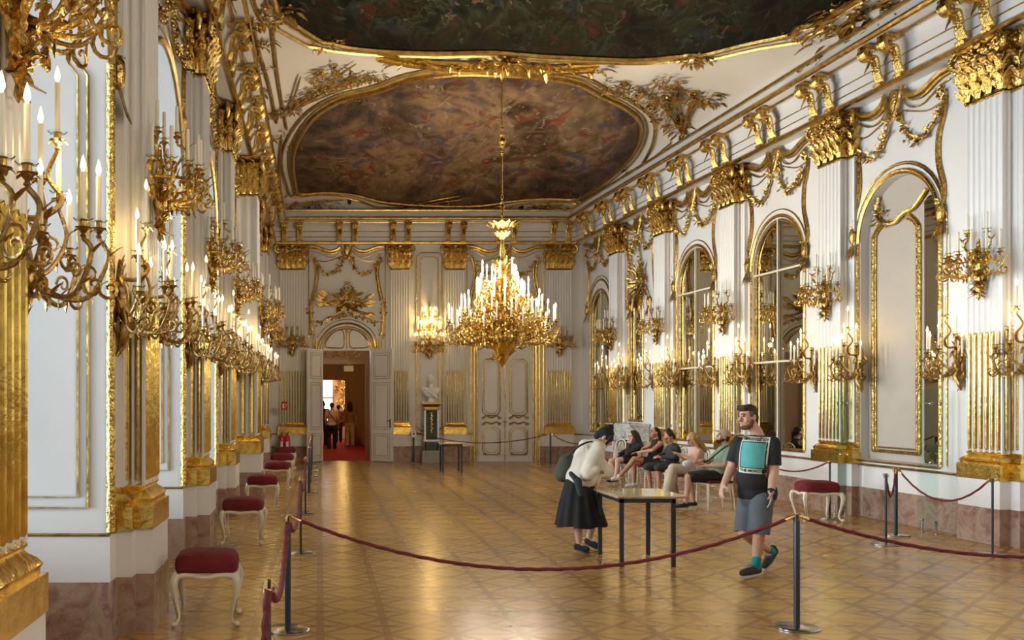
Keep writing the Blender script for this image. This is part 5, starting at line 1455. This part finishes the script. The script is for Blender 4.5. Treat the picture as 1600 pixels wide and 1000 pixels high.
m.loft(rings, cap=False); m.build('skirt', 'black_skirt', wm, smooth=60)
for a, t in ((a1, t1), (a2, t2)):
    shoe(wm, a-V((0, 0, .035)), t, 'black_cotton', 'black', .9); m = MB(); m.cap(a-V((0, 0, .02)), a+V((0, 0, .05)), .034, .034, 10); m.build('sock', 'white_sock', wm)
def fn(m):
    L = lambda x, y, z: hc+RH @ V((x, y, z))
    m.ell(L(0, .03, .03), (.088, .10, .10), 14, 10, RH); m.ell(L(0, .05, .12), (.045, .045, .05)); m.ell(L(0, .08, -.02), (.07, .05, .08), 10, 8, RH); m.cap(L(-.07, -.05, .05), L(-.075, -.07, -.05), .025, .012); m.cap(L(.07, -.05, .05), L(.075, -.07, -.05), .025, .012)
    for i in range(5): m.cap(L(.0, .05, .12), L(.04*cos(i*1.3), .06, .17+.01*i), .012, .005, 6)
organic('hair', fn, 'hair_black', wm, .008, 2); eyes(wm, hc, RH, .96)
m = MB(); m.tube([hc+RH @ V((-.08, .02, .06)), hc+RH @ V((-.04, .04, .125)), hc+RH @ V((.02, .05, .14))], .008, 6); m.build('hair_clip', 'print_white', wm)
def fn(m): m.cap(q(886, 722, 11.35), q(882, 738, 11.35), .10, .12, 14); m.ell(q(879, 742, 11.35), (.1, .12, .09))
o = organic('shoulder_bag', fn, 'olive', None, .012, 4); m = MB(); m.tube(cr([q(886, 715, 11.2), q(905, 697, 11.05), q(925, 690, 11.2), q(928, 700, 11.4)], 5), .012, 6); m.build('strap', 'black_cotton', o); thing('', 'dark olive bag on the back of the person bending over the table', 'bag', o=o)
def fn(m): m.cap(q(903, 752, 10.96), q(907, 772, 10.95), .05, .03, 10); m.cap(q(892, 740, 10.98), q(903, 752, 10.96), .03, .04, 8)
o = organic('tied_scarf', fn, 'plaid', None, .012, 3); thing('', 'dark patterned scarf hanging from the waist over the black skirt', 'scarf', o=o)

# ---- seated people, all facing left
def seated(label, d, xh, hx, hz, fwd, skin, hairf, hairm, kx, kz, ax, az, kx2, kz2, ax2, az2, top, bot, arms, sleeve=.5, botlen=.9, w=1.0, hd=None, shoes='dark_shoe', hs=.97):
    hc = V((hx, d, hz)); R = basis(fwd, (0, 0, 1)); pel = V((xh, d, .585)); neck = V((hx+.05, d, hz-.15)); chest = pel.lerp(neck, .62)+V((.03, 0, 0)); lat = V((0, 1, 0))
    sA, sB = neck+V((.02, -.17*w, -.06)), neck+V((.02, .17*w, -.06)); (eA, wA), (eB, wB) = [(V((a[0], d+a[1], a[2])), V((b[0], d+b[1], b[2]))) for a, b in arms]
    hp1, hp2 = pel+V((-.02, -.09, -.03)), pel+V((-.02, .09, -.03)); k1, a1 = V((kx, d-.11, kz)), V((ax, d-.12, az)); k2, a2 = V((kx2, d+.1, kz2)), V((ax2, d+.08, az2))
    t1, t2 = a1+V((-.15, -.03, -.035)), a2+V((-.15, .02, -.035))
    def fn(m):
        head(m, hc, R, hs); limb(m, [hc+V((.02, 0, -.05)), neck, neck-V((-.01, 0, .06))], [.047, .05, .065]); torso(m, pel, chest, neck, lat, .95, w); 
        for s, e_, w_, sd in ((sA, eA, wA, 1), (sB, eB, wB, -1)): m.cap(neck-V((0, 0, .04)), s, .045, .05); limb(m, [s, e_, w_], [.048, .038, .026]); hand(m, w_, (w_-e_), (-.2, 0, -1), .92, .6, sd)
        for h, k, a, t in ((hp1, k1, a1, t1), (hp2, k2, a2, t2)): limb(m, [h, k, k.lerp(a, .35)+V((.015, 0, 0)), a], [.085, .056, .053, .034]); m.cap(a-V((0, 0, .02)), t, .028, .02)
    o = person(fn, skin, label, .009)
    def fn(m):
        torso(m, pel, chest, neck, lat, .97, w, .022)
        for s, e_, w_ in ((sA, eA, wA), (sB, eB, wB)):
            m.cap(neck-V((0, 0, .055)), s, .05 if sleeve else .035, .066 if sleeve else .04)
            if sleeve: m.cap(s, s.lerp(e_, min(1, sleeve)), .066, .062, 10)
            if sleeve > 1: m.cap(e_, e_.lerp(w_, .85), .06, .042, 10)
    organic('top', fn, top, o, .011, 4)
    def fn(m):
        m.ell(pel-V((0, 0, .02)), (.17, .19, .11), 14, 8)
        for h, k, a in ((hp1, k1, a1), (hp2, k2, a2)):
            m.cap(h, h.lerp(k, min(1, botlen)), .105, .085, 12)
            if botlen > 1: limb(m, [k, a+V((0, 0, .05))], [.085, .10])
    organic('trousers' if botlen > 1 else 'shorts', fn, bot, o, .011, 4)
    for a, t in ((a1, t1), (a2, t2)): shoe(o, a-V((0, 0, .02)), t, shoes, 'pale_sole', .85)
    L = lambda x, y, z: hc+R @ V((x, y, z))
    organic('hair', lambda m: hairf(m, L, R), hairm, o, .009, 2); eyes(o, hc, R, hs)
    return o, hc, R, L
def h_short(m, L, R): m.ell(L(0, .03, .03), (.082, .09, .09), 14, 10, R); m.ell(L(0, .07, -.02), (.065, .04, .06), 10, 8, R)
def h_long(m, L, R):
    m.ell(L(0, .03, .03), (.086, .10, .095), 14, 10, R)
    for k in (-1, 1): m.cap(L(k*.07, -.01, .03), L(k*.085, -.02, -.18), .032, .03); m.cap(L(k*.05, .07, 0), L(k*.07, .07, -.26), .05, .04)
    m.cap(L(0, .08, 0), L(0, .10, -.26), .06, .05)
def h_vlong(m, L, R):
    h_long(m, L, R); m.cap(L(0, .08, 0), L(0, .13, -.38), .07, .045); m.cap(L(-.07, .02, 0), L(-.10, .03, -.34), .04, .04)
def h_bun(m, L, R): h_short(m, L, R); m.ell(L(0, .07, .12), (.045, .045, .045))
def h_tail(m, L, R): h_short(m, L, R); m.ell(L(0, .11, .0), .04); m.cap(L(0, .12, 0), L(0, .13, -.14), .032, .02)
o, hc, R, L = seated('seated bearded person in beige cap and sage green t-shirt', 15.6, 6.52, 6.63, 1.19, (-.9, -.1, .3), 'skin', h_short, 'hair_brown', 6.02, .53, 5.97, .10, 6.10, .53, 6.18, .10, 'green_shirt', 'black_cotton',
    [((6.55, -.24, .74), (6.30, -.12, .72)), ((6.5, .24, .76), (6.33, .06, .80))], .7, .85, 1.08, shoes='dark_shoe')
m = MB(); rings = []
m.ell(L(0, .02, .06), (.092, .108, .075), 18, 10, R); m.loft([[L(x*1.0, -.07-.11*(1-(x/.075)**2)**.5*t if abs(x) < .075 else -.07, .062+.004*t) for x in (-.075, -.06, -.03, 0, .03, .06, .075)] for t in (0, .5, 1)], cap=False, closed=False); m.build('baseball_cap', 'cap_beige', o)
def fn(m):
    m.cap(L(0, -.062, -.085), L(0, -.04, -.09), .034, .034)
    for k in (-1, 1): m.cap(L(k*.06, -.0, -.04), L(k*.03, -.055, -.085), .02, .024)
organic('beard', fn, 'hair_brown', o, .007, 2)
m = MB(); m.lathe([(.028, -.012), (.034, -.01), (.034, .01), (.028, .012)], 14, (0, 0, 0)); m.xf(Matrix.Translation((6.36, 15.69, .79)) @ Matrix.Rotation(PI/2, 4, 'Y')); m.build('wristwatch', 'black', o)
m = MB(); m.tube(cr([(6.66, 15.45, 1.06), (6.52, 15.42, .98), (6.42, 15.5, .86), (6.36, 15.62, .78)], 5), .012, 5); m.build('bag_strap', 'black_cotton', o)
o, hc, R, L = seated('seated blonde person in pink sleeveless top looking at a phone', 16.8, 6.62, 6.60, 1.10, (-.85, -.1, -.55), 'skin', h_long, 'hair_blonde', 6.22, .60, 6.12, .14, 6.24, .50, 6.30, .08, 'pink_top', 'beige_trousers',
    [((6.56, -.24, .72), (6.36, -.1, .84)), ((6.56, .22, .72), (6.37, .02, .83))], 0, 1.2, .92, shoes='white_sock')
m = MB(); m.box(-.038, .038, -.005, .005, -.075, .075); m.xf(Matrix.Translation((6.27, 16.74, .90)) @ Matrix.Rotation(-1.0, 4, 'Y') @ Matrix.Rotation(PI/2, 4, 'Z')); p = m.build('mobile_phone', 'black', smooth=False); thing('', 'dark mobile phone held by the blonde seated person', 'phone', o=p)
def fn(m): m.ell((6.45, 16.62, .68), (.1, .05, .07)); m.ell((6.5, 16.62, .7), (.06, .045, .06))
p = organic('white_handbag', fn, 'white_sock', None, .012, 3); thing('handbag', 'small pale handbag on the lap of the blonde seated person', 'bag', o=p); p.name = 'handbag'
o, hc, R, L = seated('seated person in dark jacket with black hair in a bun', 17.95, 6.66, 6.62, 1.09, (-.8, -.15, -.6), 'skin2', h_bun, 'hair_black', 6.36, .52, 6.38, .10, 6.22, .52, 6.30, .10, 'dark_jacket', 'plaid',
    [((6.62, -.26, .74), (6.42, -.08, .72)), ((6.6, .24, .74), (6.42, .04, .73))], 1.2, .95, 1.1)
o, hc, R, L = seated('seated person in black sleeveless top with bare legs crossed', 19.1, 6.70, 6.74, 1.14, (-.95, -.2, .0), 'skin2', h_tail, 'hair_black', 6.30, .62, 5.99, .26, 6.34, .52, 6.36, .10, 'black_cotton', 'black_cotton',
    [((6.62, -.25, .80), (6.42, .05, .74)), ((6.6, .25, .80), (6.44, -.06, .72))], 0, .45, .95, shoes='white_sock')
o, hc, R, L = seated('seated person with long dark brown hair and black jacket, far end of the row', 20.15, 6.70, 6.66, 1.03, (-.85, -.2, -.3), 'skin3', h_vlong, 'hair_brown', 6.30, .53, 6.24, .12, 6.22, .5, 6.3, .10, 'dark_jacket', 'black_cotton',
    [((6.48, -.2, .68), (6.56, -.1, .88)), ((6.6, .24, .7), (6.36, .08, .62))], 1.2, .6, .95)

# ---- people in the hall beyond, seen from behind
def standing(label, x, d, h, top, bot, hairf, hairm, sl, skin='skin', step=.08):
    k = h/1.75; B = lambda a, b, c: V((x+a*k, d+b*k, c*k)); R = basis((0, 1, 0)); hc = B(0, 0, 1.62); neck = B(0, -.01, 1.46); chest = B(0, 0, 1.25); pel = B(0, 0, .93)
    sA, sB, eA, eB, wA, wB = B(-.18, 0, 1.40), B(.18, 0, 1.40), B(-.24, -.02, 1.12), B(.24, -.02, 1.12), B(-.2, .08, .92), B(.24, .08, .86)
    legs = [(B(-.09, 0, .88), B(-.1, step, .5), B(-.1, -step*.5, .09)), (B(.09, 0, .88), B(.1, 0, .5), B(.1, step, .09))]
    def fn(m):
        head(m, hc, R, k); m.cap(hc-V((0, 0, .05)), neck, .05*k, .055*k); torso(m, pel, chest, neck, (1, 0, 0), k)
        for s, e_, w_, sd in ((sA, eA, wA, 1), (sB, eB, wB, -1)): m.cap(neck-V((0, 0, .03)), s, .05, .055); limb(m, [s, e_, w_], [.052, .04, .027]); hand(m, w_, w_-e_, (0, 1, 0), .95, .5, sd)
        for a in legs: limb(m, a, [.09, .056, .036]); m.cap(a[2]-V((0, 0, .03)), a[2]+V((0, .14, -.055)), .03, .024)
    o = person(fn, skin, label, .012)
    def fn(m):
        torso(m, pel, chest, neck, (1, 0, 0), k, 1.05, .025)
        for s, e_, w_ in ((sA, eA, wA), (sB, eB, wB)):
            m.cap(neck-V((0, 0, .05)), s, .055, .07); m.cap(s, s.lerp(e_, min(1, sl)), .07, .062)
            if sl > 1: m.cap(e_, w_, .058, .04)
    organic('top', fn, top, o, .014, 3)
    def fn(m):
        m.ell(pel-V((0, 0, .04)), (.18*k, .14*k, .12*k))
        for a in legs: limb(m, a, [.11, .08, .075])
    organic('trousers', fn, bot, o, .014, 3); L = lambda a, b, c: hc+R @ V((a, b, c)); organic('hair', lambda m: hairf(m, L, R), hairm, o, .012, 2)
    for a in legs: shoe(o, a[2]-V((0, 0, .04)), a[2]+V((0, .15, -.05)), 'dark_shoe', 'pale_sole', .95)
    return o
o = standing('person in white top and black trousers seen from behind in the doorway', .43, 34.2, 1.72, 'hall_white', 'black_cotton', h_short, 'hair_black', .5)
m = MB(); m.tube(cr([(.29, 34.1, 1.44), (.4, 34.02, 1.25), (.6, 34.05, 1.0)], 4), .014, 5); m.build('bag_strap', 'black_cotton', o)
standing('person in brown top and beige trousers seen from behind in the doorway', 1.14, 36.0, 1.76, 'hall_brown', 'beige_trousers', h_long, 'hair_brown', .6)
standing('dark haired person furthest inside the hall, between the other two', .78, 40, 1.6, 'hall_brown', 'dark_jacket', h_short, 'hair_black', 1.2)
standing('person in dark clothes partly hidden by the left door leaf', .12, 36.6, 1.75, 'dark_jacket', 'dark_jacket', h_bun, 'hair_black', 1.2)
bpy.data.objects.remove(_pan) if _pan.parent is None else None
